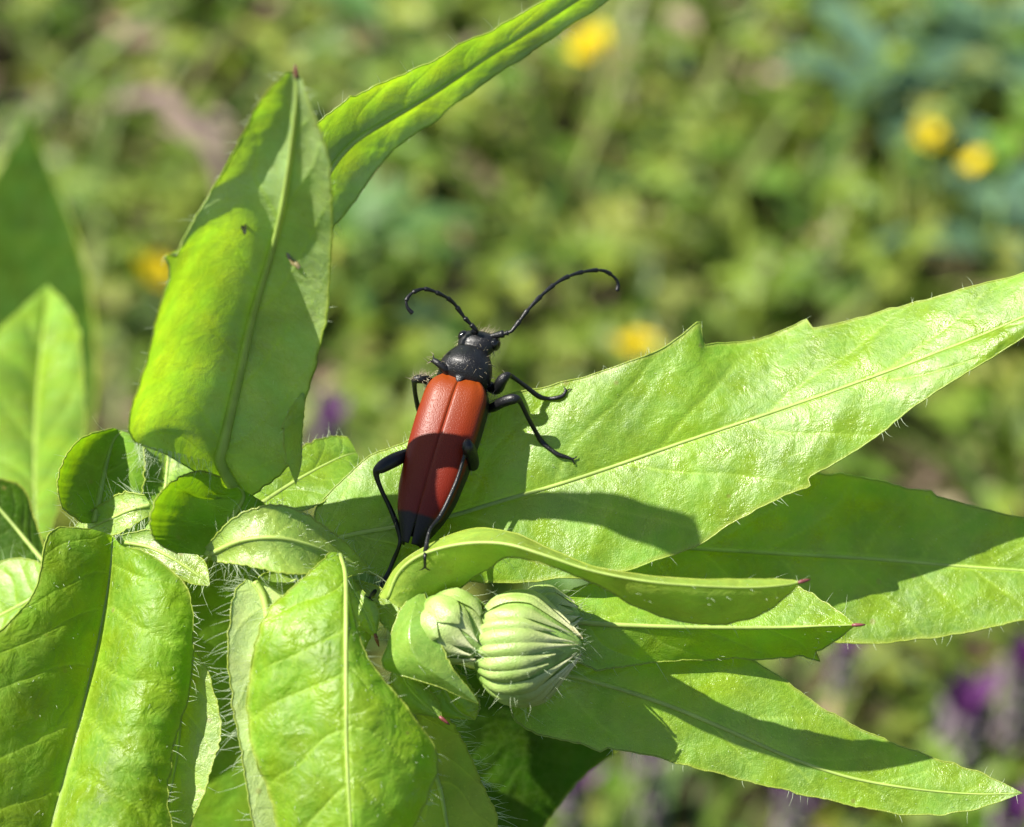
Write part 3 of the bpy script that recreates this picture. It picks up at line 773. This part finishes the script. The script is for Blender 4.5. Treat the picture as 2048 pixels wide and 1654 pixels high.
M_ELY, N_, L_, out_ = new_mat('wing_case_red')
tc = N_('TexCoord'); at_ = N_('Attribute', attribute_name='along')
cr_ = N_('ValToRGB')
el = cr_.color_ramp.elements
el[0].position = 0.0; el[0].color = (.155, .030, .002, 1)
el[1].position = 1.0; el[1].color = (.008, .008, .009, 1)
for p_, c_ in ((.10, (.15, .023, .002, 1)), (.35, (.125, .013, .002, 1)), (.825, (.09, .006, .002, 1)), (.845, (.012, .009, .009, 1))):
    e_ = el.new(p_); e_.color = c_
nz = N_('TexNoise'); setin(nz, Scale=9.0, Detail=3.0)
L_(tc.outputs['Object'], nz.inputs['Vector'])
ad = N_('Math', operation='MULTIPLY_ADD'); ad.inputs[1].default_value = .04
L_(nz.outputs['Fac'], ad.inputs[0]); L_(at_.outputs['Fac'], ad.inputs[2])
sb = N_('Math', operation='SUBTRACT'); sb.inputs[1].default_value = .02
L_(ad.outputs[0], sb.inputs[0]); L_(sb.outputs[0], cr_.inputs[0])
side_ = N_('Attribute', attribute_name='rim')
mxr = N_('Mix', data_type='RGBA'); L_(side_.outputs['Fac'], mxr.inputs[0]); L_(cr_.outputs[0], mxr.inputs[6]); mxr.inputs[7].default_value = (.012, .009, .009, 1)  # black side edge, widened to paint the flank's shade as well
vz = N_('TexVoronoi'); setin(vz, Scale=95.0); L_(tc.outputs['Object'], vz.inputs['Vector'])
mr_ = N_('MapRange'); setin(mr_, From_Min=.05, From_Max=.5); L_(vz.outputs['Distance'], mr_.inputs['Value'])
bp_ = N_('Bump'); setin(bp_, Strength=.24, Distance=.004); L_(mr_.outputs[0], bp_.inputs['Height'])
pr_ = N_('BsdfPrincipled'); pr_.inputs['Roughness'].default_value = .42
pr_.inputs['Specular IOR Level'].default_value = .2
L_(mxr.outputs[2], pr_.inputs['Base Color']); L_(bp_.outputs[0], pr_.inputs['Normal']); L_(pr_.outputs[0], out_.inputs[0])

beetle = thing('longhorn_beetle', 'black long-horned beetle with red wing cases, standing on the large leaf', 'beetle', YO)

# body, head and legs as one surface
parts = MB()
def loft(rings, k=28, c=0):
    vs = []
    for (cx, y, cz, w, hu, hd) in rings:
        for j in range(k):
            a_ = 2 * math.pi * j / k
            s_ = math.sin(a_)
            vs.append(W(cx + w * math.cos(a_), y, cz + (hu if s_ > 0 else hd) * s_))
    f = [(i * k + j, i * k + (j + 1) % k, (i + 1) * k + (j + 1) % k, (i + 1) * k + j) for i in range(len(rings) - 1) for j in range(k)]
    f += [tuple(range(k - 1, -1, -1)), tuple((len(rings) - 1) * k + j for j in range(k))]
    parts.add(vs, f)
def smooth_rings(r, n):
    return [tuple(q) for q in crom(r, n)]
# abdomen and hind thorax
loft(smooth_rings([(0, YT + .06, -.02, .03, .02, .02), (0, YT + .14, -.04, .07, .03, .05), (0, YT + .30, -.06, .125, .05, .09), (0, -.25, -.07, .165, .07, .13), (0, 0, -.07, .18, .08, .16),
                   (0, .18, -.06, .18, .08, .17), (0, .27, -.05, .15, .09, .15), (0, .31, -.05, .10, .07, .12)], 40))
# pronotum
loft(smooth_rings([(0, .265, -.02, .125, .085, .10), (0, .285, -.015, .150, .105, .12), (0, .32, -.01, .164, .125, .13), (0, .37, -.005, .162, .135, .13), (0, .42, -.01, .146, .125, .12),
                   (0, .465, -.02, .120, .100, .10), (0, .495, -.03, .098, .078, .09), (0, .51, -.04, .07, .05, .07)], 34))
# head, turned a little to the right and bent down
loft(smooth_rings([(0, .47, -.045, .080, .055, .06), (.004, .51, -.04, .108, .070, .08), (.012, .555, -.045, .120, .076, .09), (.020, .60, -.065, .112, .070, .09),
                   (.030, .63, -.110, .084, .055, .08), (.036, .645, -.165, .055, .04, .05), (.042, .645, -.205, .02, .02, .02)], 30))
# scutellum
loft([(0, .235, .085, .006, .006, .02), (0, .26, .090, .020, .006, .03), (0, .29, .086, .032, .008, .03), (0, .31, .06, .02, .005, .03)], 14)

def leg(pts, rads, seed=0):
    pts = [np.array(p) for p in pts]
    n = len(pts)
    d = crom(np.hstack([np.array(pts), np.array(rads)[:, None]]), (n - 1) * 8 + 1)
    parts.tube(d[:, :3], np.maximum(d[:, 3], .005), 10)
    # claws
    e = d[-1, :3]; t_ = e - d[-5, :3]; t_ /= np.linalg.norm(t_) + 1e-9
    s_ = np.cross(t_, np.array(CB)); s_ /= np.linalg.norm(s_) + 1e-9
    for q in (-1, 1):
        parts.tube([e - t_ * .01, e + t_ * .012 + s_ * .016 * q, e + t_ * .020 + s_ * .034 * q - np.array(CB) * .006], [.007, .006, .004], 6)
px = .00293
def A_(x, y, d):
    return P(x, y, d)
kR = lambda a: a * px
# right front, right middle, left middle, left front, left hind, right hind
LD = on_leaf
leg([W(.10, .33, -.10), A_(992, 778, .48), A_(1003, 762, .42), A_(1013, 752, .41), A_(1022, 752, .45), A_(1050, 772, .52), LD(1078, 793, .05),
     LD(1096, 797), LD(1112, 796), LD(1126, 791), LD(1132, 780)],
    [kR(9), kR(12), kR(12), kR(9), kR(5.5), kR(5), kR(6), kR(4.5), kR(5), kR(4.5), kR(3)])
leg([W(.13, .17, -.13), A_(985, 815, .46), A_(1008, 803, .38), A_(1028, 798, .35), A_(1040, 803, .37), A_(1056, 835, .44), LD(1074, 868, .06), LD(1084, 884),
     LD(1100, 898), LD(1118, 910), LD(1132, 914), LD(1146, 919)],
    [kR(9), kR(10), kR(11.5), kR(11), kR(6), kR(5), kR(5.5), kR(6), kR(4.5), kR(5.5), kR(4.5), kR(3)])
leg([W(-.12, .20, -.13), A_(862, 765, .5), A_(845, 758, .44), A_(831, 760, .44), A_(829, 768, .47), A_(831, 790, .55), A_(836, 815, .62), A_(845, 850, .68), A_(850, 885, .72)],
    [kR(9), kR(9), kR(10), kR(8), kR(5.5), kR(5), kR(5.5), kR(4), kR(3)])
leg([W(-.12, .30, -.11), W(-.16, .31, -.08), A_(893, 742, .42), A_(878, 728, .40), A_(866, 720, .42)],
    [kR(9), kR(9), kR(8), kR(7.5), kR(6)])
leg([W(-.10, -.12, -.14), A_(812, 910, .36), A_(785, 922, .28), A_(762, 935, .24), A_(752, 946, .24), A_(762, 978, .28), A_(782, 1020, .32), A_(800, 1068, .34),
     A_(799, 1090, .33), LD(788, 1118, .02), LD(776, 1146, .02), LD(760, 1172, .02), LD(745, 1188, .02), LD(739, 1196, .015)],
    [kR(9), kR(13), kR(15), kR(13), kR(7), kR(5), kR(5.5), kR(6.5), kR(4.5), kR(5), kR(4.5), kR(5.5), kR(4.5), kR(3)])
leg([W(.10, -.10, -.16), A_(945, 930, .36), A_(942, 908, .22), A_(936, 893, .14), A_(934, 884, .16), A_(928, 914, .18), A_(911, 968, .16), A_(882, 1030, .10),
     A_(860, 1060, .0), LD(852, 1098, .03), LD(850, 1112, .03), LD(850, 1136, .02)],
    [kR(9), kR(13), kR(14), kR(13), kR(6), kR(4), kR(4.5), kR(5), kR(4), kR(5.5), kR(3.8), kR(3)])
tmp_me = bpy.data.meshes.new('tmp')
tmp_me.from_pydata([tuple(v) for v in np.vstack(parts.v)], [], parts.f)
tmp = bpy.data.objects.new('tmp', tmp_me); COL.objects.link(tmp)
rm = tmp.modifiers.new('r', 'REMESH'); rm.mode = 'VOXEL'; rm.voxel_size = .0058
sm_ = tmp.modifiers.new('s', 'SMOOTH'); sm_.iterations = 3; sm_.factor = .5
dg = bpy.context.evaluated_depsgraph_get()
body_me = bpy.data.meshes.new_from_object(tmp.evaluated_get(dg))
bpy.data.objects.remove(tmp)
body_me.name = 'body'
body_me.materials.clear(); body_me.materials.append(M_BLACK)
body_me.polygons.foreach_set('use_smooth', [True] * len(body_me.polygons))
body = bpy.data.objects.new('body', body_me); COL.objects.link(body); attach(body, beetle)

# wing cases
def wing_case(s):
    NU, NV = 90, 26
    ys = np.linspace(.312, YT + .005, NU)
    Ls = .312 - (YT + .005)
    q = np.linspace(0, 1, NU)
    wid = np.interp(q, [0, .02, .06, .12, .3, .5, .7, .82, .90, .96, 1.0], [.085, .125, .172, .197, .203, .196, .176, .142, .100, .070, .048])
    wid = wid * .95
    wid = np.convolve(np.pad(wid, 3, 'edge'), np.ones(7) / 7, 'valid')
    hgt = np.interp(q, [0, .04, .12, .4, .7, .85, 1], [.055, .095, .125, .135, .115, .085, .045])
    hgt = np.convolve(np.pad(hgt, 4, 'edge'), np.ones(9) / 9, 'valid')
    vs, al, rim = [], [], []
    for i in range(NU):
        for j in range(NV):
            u = j / (NV - 1)
            a_ = u * math.radians(112)
            w_ = wid[i]; h_ = hgt[i]
            x = w_ * math.sin(a_) ** .9 if a_ <= math.pi / 2 else w_ * (1 - .10 * (a_ - math.pi / 2))
            z = h_ * (math.cos(a_) if a_ <= math.pi / 2 else -1.0 * math.sin(a_ - math.pi / 2)) 
            z = math.copysign(abs(z) ** .50 * h_ ** .50, z)
            # rib beside the suture and shoulder bump
            z += .003 * math.exp(-((u - .30) / .10) ** 2) * math.exp(-(q[i] / .35) ** 2)
            z -= .0020 * math.exp(-(u / .04) ** 2)
            z += .012 * math.exp(-((u - .62) / .12) ** 2) * math.exp(-((q[i] - .05) / .06) ** 2)
            gap = .0006 + .010 * max(0, (q[i] - .86) / .14)
            yy = ys[i] - (.02 * math.cos(a_) if i == 0 else 0) + .018 * (1 - u) ** 1.0 * -math.exp(-(q[i] / .05) ** 2)
            vs.append(W(s * (x * (1 - gap / max(w_, .02)) + gap), yy, z - .012))
            al.append(q[i]); rim.append(1.0 if u > .74 else (0.0 if u < .66 else (u - .66) / .08))
    f = [(i * NV + j, i * NV + j + 1, (i + 1) * NV + j + 1, (i + 1) * NV + j) for i in range(NU - 1) for j in range(NV - 1)]
    if s < 0:
        f = [t_[::-1] for t_ in f]
    o = link('wing_case', vs, f, M_ELY, beetle, attr={'along': al, 'rim': rim})
    so = o.modifiers.new('thickness', 'SOLIDIFY'); so.thickness = .010; so.offset = -1
    return o
wing_case(-1); wing_case(1)

# eyes
def ellipsoid(c, r, k=14):
    mbb = MB()
    vs, f = [], []
    for i in range(k + 1):
        th = math.pi * i / k
        for j in range(2 * k):
            ph = math.pi * j / k
            vs.append(np.array(c) + np.array(rdir) * r[0] * math.sin(th) * math.cos(ph) + np.array(fdir) * r[1] * math.sin(th) * math.sin(ph) + np.array(nd) * r[2] * math.cos(th))
    for i in range(k):
        for j in range(2 * k):
            f.append((i * 2 * k + j, (i + 1) * 2 * k + j, (i + 1) * 2 * k + (j + 1) % (2 * k), i * 2 * k + (j + 1) % (2 * k)))
    mbb.add(vs, f)
    return mbb
for s in (-1, 1):
    ellipsoid(W(.016 + s * .100, .565, -.040), (.034, .040, .050)).build('eye', M_EYE, beetle)

# antennae: scape, pedicel and beaded segments
def antenna(pts, nseg=11):
    c = crom([np.array(p) for p in pts], 400)
    ln = np.r_[0, np.cumsum(np.linalg.norm(np.diff(c, axis=0), axis=1))]; q = ln / ln[-1]
    bounds = np.r_[0, .085, .11, .20, .27, .38, .49, .60, .70, .80, .89, 1.0]
    rad = np.zeros(400)
    for i in range(11):
        m_ = (q >= bounds[i]) & (q <= bounds[i + 1])
        u = (q[m_] - bounds[i]) / (bounds[i + 1] - bounds[i])
        b_ = np.interp(i, [0, 1, 10], [.0165, .0148, .0122])
        rad[m_] = b_ * (.66 + .55 * u ** 1.3) * np.where(u > .94, 1 - (u - .94) * 5, 1) * (1.3 if i == 0 else 1)
    mb = MB(); mb.tube(c[::2], np.maximum(rad[::2], .004), 10)
    return mb.build('antenna', M_BLACK, beetle)
antenna([W(-.045, .60, -.03), A_(953, 662, .48), A_(943, 650, .46), A_(928, 634, .44), A_(906, 605, .4), A_(880, 588, .34), A_(850, 578, .3), A_(826, 585, .26), A_(813, 600, .24), A_(815, 615, .24), A_(825, 627, .25)])
antenna([W(.070, .60, -.03), A_(1017, 665, .5), A_(1030, 654, .5), A_(1060, 615, .52), A_(1095, 580, .6), A_(1130, 556, .68), A_(1170, 543, .78), A_(1206, 541, .86), A_(1228, 554, .9), A_(1236, 568, .92), A_(1234, 583, .92)])

# short golden down on the body sides, mouth and legs
M_DOWN = simple_mat('golden_down', (.42, .36, .24), .35, .5, (.4, .35, .2), .3)
hb = MB()
bv = np.empty(len(body_me.vertices) * 3); body_me.vertices.foreach_get('co', bv); bv = bv.reshape(-1, 3)
bn = np.array([v.normal[:] for v in body_me.vertices])
loc = bv - np.array(YO)
lx = loc @ np.array(rdir); ly = loc @ np.array(fdir); lz = loc @ np.array(nd)
sel = np.where((lz < -.03) & (np.abs(lx) < .22) & (ly < .6) & (ly > YT + .1))[0]
for i in NR.choice(sel, min(900, len(sel)), replace=False):
    add_hair(hb, bv[i], bn[i] + np.array(fdir) * -.8 + NR.uniform(-.3, .3, 3), R.uniform(.02, .045), R, .0014)
sel = np.where((lz > 0) & (ly > .30) & (ly < .6))[0]
for i in NR.choice(sel, min(45, len(sel)), replace=False):
    add_hair(hb, bv[i], bn[i] * .8 + NR.uniform(-.5, .5, 3), R.uniform(.01, .03), R, .001)
sel = np.where((ly > .63))[0]
for i in NR.choice(sel, min(50, len(sel)), replace=False):
    add_hair(hb, bv[i], bn[i] + np.array(rdir) * .5, R.uniform(.03, .06), R, .0018)
sel = np.where((lx < -.19) & (ly > .2))[0]
if len(sel):
    for i in NR.choice(sel, min(120, len(sel)), replace=False):
        add_hair(hb, bv[i], bn[i] * .5 + NR.uniform(-.3, .3, 3), R.uniform(.02, .045), R, .0018)
h = hb.build('body_hair', M_DOWN, beetle); h['kind'] = 'stuff'

# ------------------------------------------------------------------ ground
gm, N_, L_, out_ = new_mat('soil')
tc = N_('TexCoord'); n1 = N_('TexNoise'); setin(n1, Scale=.6, Detail=8.0, Roughness=.65)
L_(tc.outputs['Object'], n1.inputs['Vector'])
rp = N_('ValToRGB'); rp.color_ramp.elements[0].position = .35; rp.color_ramp.elements[0].color = (.03, .022, .012, 1)
rp.color_ramp.elements[1].position = .68; rp.color_ramp.elements[1].color = (.055, .06, .02, 1)
e_ = rp.color_ramp.elements.new(.5); e_.color = (.05, .04, .02, 1)
L_(n1.outputs['Fac'], rp.inputs[0])
bp_ = N_('Bump'); setin(bp_, Strength=.8, Distance=.6); L_(n1.outputs['Fac'], bp_.inputs['Height'])
pr_ = N_('BsdfPrincipled'); pr_.inputs['Roughness'].default_value = .9; pr_.inputs['Specular IOR Level'].default_value = .2
L_(rp.outputs[0], pr_.inputs['Base Color']); L_(bp_.outputs[0], pr_.inputs['Normal']); L_(pr_.outputs[0], out_.inputs[0])
# fine near the plant, coarse to the horizon
xs = np.r_[-6000, -2000, -600, -200, np.linspace(-90, 90, 121), 200, 600, 2000, 6000]
gv = []
for yy in xs:
    for xx in xs:
        z = 0
        if abs(xx) < 95 and abs(yy) < 95:
            z = .5 * mnoise.noise(Vector((xx * .12, yy * .12, 3))) + .35 * mnoise.noise(Vector((xx * .5, yy * .5, 7)))
        gv.append((xx, yy + 20, z - .3))
n = len(xs)
gf = [(i * n + j, i * n + j + 1, (i + 1) * n + j + 1, (i + 1) * n + j) for i in range(n - 1) for j in range(n - 1)]
ground = link('ground', gv, gf, gm); ground['kind'] = 'structure'

# ------------------------------------------------------------------ low weeds covering the ground
M_WEED = simple_mat('weed_leaf', None, .5, .4, (1.9, 2.0, .7), .35, tint=True)
M_DRY = simple_mat('dry_leaf', None, .7, .3, tint=True)

CENTRE = G(1024, 827)
def spot(rr, near=26, far=75, share=.72):
    if rr.random() < share:
        return CENTRE.x + rr.uniform(-near, near) * .8, CENTRE.y + rr.uniform(-near, near)
    return CENTRE.x + rr.uniform(-far, far), CENTRE.y + rr.uniform(-far, far)

def leaflet(mb, p, d, up, ln, w, col, seg=3, droop=.3):
    """folded oval leaflet from p along d"""
    d = np.asarray(d) / (np.linalg.norm(d) + 1e-9)
    s = np.cross(d, up); s /= np.linalg.norm(s) + 1e-9
    u = np.cross(s, d)
    vs = []
    for i in range(seg + 2):
        q = i / (seg + 1)
        ww = w * math.sin(math.pi * min(1, .06 + q * .94)) ** .7 * (.8 + .4 * q)
        c = p + d * ln * q - u * droop * ln * q * q
        vs += [c - s * ww + u * ww * .35, c, c + s * ww + u * ww * .35]
    f = []
    for i in range(seg + 1):
        for j in range(2):
            f.append((i * 3 + j, i * 3 + j + 1, (i + 1) * 3 + j + 1, (i + 1) * 3 + j))
    mb.add(vs, f, col)

PAL = [(.116, .172, .013), (.155, .202, .022), (.098, .158, .015), (.205, .240, .040), (.062, .135, .017), (.096, .185, .013), (.150, .178, .038)]
def vary(c, rr, a=.25):
    k = 1 + rr.uniform(-a, a)
    return tuple(max(.01, x * k * (1 + rr.uniform(-.08, .08))) for x in c)

rr = random.Random(21)
mb = MB()
for _ in range(2700):                                    # clover-like tufts
    x, y = spot(rr)
    if mnoise.noise(Vector((x * .22, y * .22, 9))) > .18 and rr.random() < .75:
        continue
    pal = PAL[int(abs(mnoise.noise(Vector((x * .15, y * .15, 1))) * 2.2 + rr.random() * .6) * len(PAL) * .5) % len(PAL)]
    for _k in range(rr.randint(2, 4)):
        px_, py_ = x + rr.gauss(0, .7), y + rr.gauss(0, .7)
        h = rr.uniform(.3, 2.6)
        col = vary(pal, rr)
        top = np.array((px_, py_, h))
        tilt = np.array((rr.gauss(0, .25), rr.gauss(0, .25), 1.0))
        a0 = rr.uniform(0, 6.28); sz = rr.uniform(.18, .5)
        for q in range(3):
            a_ = a0 + q * 2.09
            dd = np.array((math.cos(a_), math.sin(a_), rr.uniform(-.1, .35)))
            leaflet(mb, top, dd, tilt, sz, sz * .42, vary(col, rr, .08), 2, .15)
        mb.tube([np.array((x, y, -.2)), (top + np.array((x, y, 0))) / 2 + np.array((0, 0, h * .1)), top], .03, 3, False, vary(col, rr))
o = mb.build('clover_patch', M_WEED, smooth=False); o['kind'] = 'stuff'
mb = MB()
for _ in range(1500):                                    # broader weed leaves close to the ground
    x, y = spot(rr)
    a_ = rr.uniform(0, 6.28)
    col = vary(rr.choice(PAL + [(.04, .10, .025), (.05, .10, .045)]), rr)
    h = rr.uniform(0, 1.3)
    leaflet(mb, np.array((x, y, h)), np.array((math.cos(a_), math.sin(a_), rr.uniform(0, .7))), np.array((0, 0, 1.)), rr.uniform(.5, 1.5), rr.uniform(.1, .26), col, 4, .35)
o = mb.build('low_weeds', M_WEED, smooth=False); o['kind'] = 'stuff'
mb = MB()
for _ in range(5200):                                    # grass
    x, y = spot(rr)
    a_ = rr.uniform(0, 6.28); ln = rr.uniform(1.2, 4.2)
    col = vary(rr.choice([(.095, .16, .017), (.135, .185, .028), (.07, .14, .022), (.18, .19, .06), (.15, .20, .022)]), rr)
    leaflet(mb, np.array((x, y, -.2)), np.array((math.cos(a_) * .55, math.sin(a_) * .55, rr.uniform(.5, 1.4))), np.array((0.1, 0, 1.)), ln, rr.uniform(.06, .17), col, 4, rr.uniform(.1, .6))
o = mb.build('grass', M_WEED, smooth=False); o['kind'] = 'stuff'
mb = MB()
for _ in range(1050):                                    # dry litter
    x, y = spot(rr)
    a_ = rr.uniform(0, 6.28)
    col = vary(rr.choice([(.18, .12, .08), (.14, .09, .06), (.22, .17, .11), (.17, .10, .08), (.09, .06, .035)]), rr)
    leaflet(mb, np.array((x, y, rr.uniform(0, 1.1))), np.array((math.cos(a_), math.sin(a_), rr.uniform(-.1, .4))), np.array((0, 0, 1.)), rr.uniform(.5, 1.6), rr.uniform(.08, .35), col, 3, .2)
o = mb.build('leaf_litter', M_DRY, smooth=False); o['kind'] = 'stuff'

# ------------------------------------------------------------------ yellow flowers
M_PETAL = simple_mat('yellow_petal', (.72, .58, .012), .5, .25, (.75, .62, .02), .35, 6, .12)
M_FCENT = simple_mat('flower_centre', (.6, .45, .02), .6)
M_FSTEM = simple_mat('flower_stem', (.13, .22, .05), .5)
def mesh_of(mbx, name, mat):
    me = bpy.data.meshes.new(name)
    me.from_pydata([tuple(v) for v in np.vstack(mbx.v)], [], mbx.f)
    me.polygons.foreach_set('use_smooth', [True] * len(me.polygons))
    me.materials.append(mat); return me
pm = MB()
vs = []
for i in range(7):
    q = i / 6
    w = .17 * math.sin(math.pi * (.08 + .86 * q)) ** .6
    z = .05 + .13 * q ** 1.5
    for u in (-1, -.5, 0, .5, 1):
        vs.append((.03 + q * .32, w * u, z + .05 * u * u))
pm.add(vs, [(i * 5 + j, i * 5 + j + 1, (i + 1) * 5 + j + 1, (i + 1) * 5 + j) for i in range(6) for j in range(4)])
PETAL = mesh_of(pm, 'petal', M_PETAL)
cm = MB()
cm.tube([(0, 0, 0), (0, 0, .05), (0, 0, .09), (0, 0, .12)], [.07, .10, .085, .03], 10)
FCENTRE = mesh_of(cm, 'flower_centre', M_FCENT)
def child(name, me, parent, loc=(0, 0, 0), rot=(0, 0, 0), sc=1.0):
    o = bpy.data.objects.new(name, me); COL.objects.link(o); o.parent = parent
    o.location = loc; o.rotation_euler = rot; o.scale = (sc, sc, sc); return o
def yellow_flower(pxx, pyy, z, size, label, tilt, double=False):
    p = G(pxx, pyy, z)
    t_ = thing('yellow_flower', label, 'flower', (p.x, p.y, 0), 'small yellow flowers in the blurred weeds')
    head = child('flower_head', FCENTRE, t_, (0, 0, z), (tilt[0], tilt[1], R.uniform(0, 6)), size)
    for k in range(5):
        child('petal', PETAL, head, (0, 0, 0), (0, 0, k * 2 * math.pi / 5))
    if double:
        for k in range(5):
            child('petal', PETAL, head, (0, 0, .03), (0, -.5, (k + .5) * 2 * math.pi / 5), .8)
    sm = MB(); sm.tube([(.4, .3, -.3), (.15, .1, z * .5), (0, 0, z)], [.05, .04, .035], 6)
    child('stem', mesh_of(sm, 'stem', M_FSTEM), t_)
yellow_flower(1190, 100, 3.0, 1.1, 'largest yellow flower, in the weeds right of the long narrow leaf', (.5, .2), True)
yellow_flower(1848, 280, 3.0, .85, 'round yellow flower in the blue-green weeds at the upper right', (.3, 0), True)
yellow_flower(1955, 335, 2.4, .75, 'dull yellow flower just below and right of the round one', (.5, .4))
yellow_flower(300, 555, 2.5, 1.0, 'yellow flower left of the upright leaf', (.3, .5), True)
yellow_flower(1272, 706, 2.5, .95, 'yellow flower behind the top edge of the beetle leaf', (.3, .1), True)
yellow_flower(1550, 16, 1.8, .5, 'pale small yellow flower at the top edge', (.4, .1))

# ------------------------------------------------------------------ purple flower spikes
M_PURP = simple_mat('purple_petal', (.095, .025, .11), .6, .2, (.13, .035, .16), .3, 8, .25)
M_MAUVE = simple_mat('mauve_calyx', (.20, .16, .18), .7, .2, (.2, .17, .18), .2, 8, .3)
M_DARKP = simple_mat('dark_bract', (.07, .03, .085), .5)
cx = MB(); cx.tube([(0, 0, 0), (.10, 0, .10), (.19, 0, .24), (.22, 0, .36)], [.045, .075, .065, .03], 7)
CALYX = mesh_of(cx, 'calyx', M_MAUVE)
pt = MB()
vs = []
for i in range(5):
    q = i / 4
    for u in (-1, 0, 1):
        vs.append((.05 + .20 * q, u * .11 * math.sin(math.pi * (.15 + .75 * q)), .1 + .45 * q + .05 * u * u))
pt.add(vs, [(i * 3 + j, i * 3 + j + 1, (i + 1) * 3 + j + 1, (i + 1) * 3 + j) for i in range(4) for j in range(2)])
PPET = mesh_of(pt, 'petal', M_PURP)
def purple_spike(pxx, pyy, z, size, nwh, label, lean=(0, 0)):
    p = G(pxx, pyy, z)
    t_ = thing('purple_flower_spike', label, 'flower', (p.x - lean[0], p.y - lean[1], 0), 'purple flower spikes among the weeds')
    sm = MB(); sm.tube([(0, 0, -.3), (lean[0] * .4, lean[1] * .4, z * .5), (lean[0], lean[1], z)], [.07, .06, .05], 6)
    child('stem', mesh_of(sm, 'stem', M_FSTEM), t_)
    for wv in range(nwh):
        zz = z - size * (.28 + wv * .36)
        for k in range(7):
            child('calyx', CALYX, t_, (lean[0] * zz / z, lean[1] * zz / z, zz), (0, R.uniform(-.1, .1), k * .9 + wv * .4 + R.uniform(-.1, .1)), size * R.uniform(.9, 1.1))
    for k in range(8):
        child('petal', PPET, t_, (lean[0], lean[1], z - size * .15), (0, R.uniform(-.3, .4), k * .79 + R.uniform(-.1, .1)), size * R.uniform(.85, 1.15))
purple_spike(655, 850, 4.0, .95, 2, 'small purple flower in the gap right of the upright leaf')
purple_spike(1300, 1505, 2.8, 1.05, 5, 'purple-topped spike below the lower right leaf')
purple_spike(1930, 1430, 2.8, 1.25, 4, 'dark purple spike right of the lower right leaf')
purple_spike(2045, 1340, 2.8, 1.1, 4, 'purple spike cut by the right edge')
purple_spike(1140, 1570, 2.8, .95, 4, 'pale mauve spike at the bottom edge beside the shaded leaf')
purple_spike(1590, 1590, 2.8, 1.0, 4, 'mauve spike under the lower right leaf at the bottom edge')
purple_spike(1690, 1300, 2.8, .8, 3, 'faint mauve spike above the lower right leaf')
purple_spike(2020, 1640, 2.8, 1.0, 4, 'mauve spike in the lower right corner')

# ------------------------------------------------------------------ blue-green weeds and a dry stalk
M_BLUE = simple_mat('blue_green_leaf', (.065, .13, .07), .5, .5, (.07, .17, .07), .3, 2, .3)
def weed(pxx, pyy, n_, ln, label, seed, mat=M_BLUE, z=2.0, wd=.3):
    rq = random.Random(seed)
    p = G(pxx, pyy, z)
    t_ = thing('broad_leaved_weed', label, 'weed', (p.x, p.y, 0), 'broad-leaved weeds in the background')
    sm = MB(); sm.tube([(0, 0, -.3), (.1, 0, z * .5), (0, 0, z + .4)], [.09, .08, .05], 6)
    child('stem', mesh_of(sm, 'stem', M_FSTEM), t_)
    for k in range(n_):
        a_ = k * 2.4 + rq.uniform(-.3, .3)
        lm = MB()
        leaflet(lm, np.array((0, 0, z * rq.uniform(.6, 1.15))), np.array((math.cos(a_), math.sin(a_), rq.uniform(.0, .8))), np.array((0, 0, 1.)), ln * rq.uniform(.7, 1.2), ln * wd * rq.uniform(.7, 1.1) * .5, (0, 0, 0), 7, rq.uniform(.2, .5))
        lm.c = []
        child('leaf', mesh_of(lm, 'leaf', mat), t_)
weed(1990, 60, 11, 2.6, 'blue-green weed in the upper right corner', 1)
weed(1780, 180, 9, 2.2, 'blue-green weed left of the round yellow flower', 2)
weed(1990, 440, 7, 2.0, 'blue-green weed below the dull yellow flower', 3)
weed(760, 60, 7, 1.8, 'green weed above the long narrow leaf', 4, simple_mat('mid_green_leaf', (.07, .15, .035), .5, .4, (.09, .22, .03), .3, 2, .3))
weed(720, 480, 7, 1.6, 'green weed behind the foot of the long narrow leaf', 5, bpy.data.materials['mid_green_leaf'])
M_STALK = simple_mat('dry_stalk', (.15, .11, .09), .8, .2, None, 0, 3, .3)
a_ = G(225, 205, 3.0); b_ = G(430, 300, 3.4)
t_ = thing('dry_stalk', 'pinkish dry stalk lying across the weeds left of the upright leaf', 'stalk', a_)
sm = MB(); sm.tube([(0, 0, 0), tuple((b_ - a_) * .5 + Vector((0, .25, .4))), tuple(b_ - a_), tuple((b_ - a_) * 1.3 + Vector((0, -.4, -2.4)))], [.08, .16, .15, .08], 8)
child('stalk', mesh_of(sm, 'stalk', M_STALK), t_)
lm = MB(); leaflet(lm, np.array((b_ - a_) * .5), np.array((.8, -.4, .1)), np.array((0, 0, 1.)), 1.2, .22, (0, 0, 0), 4, .3); lm.c = []
child('dry_leaf', mesh_of(lm, 'dry_leaf', M_STALK), t_)
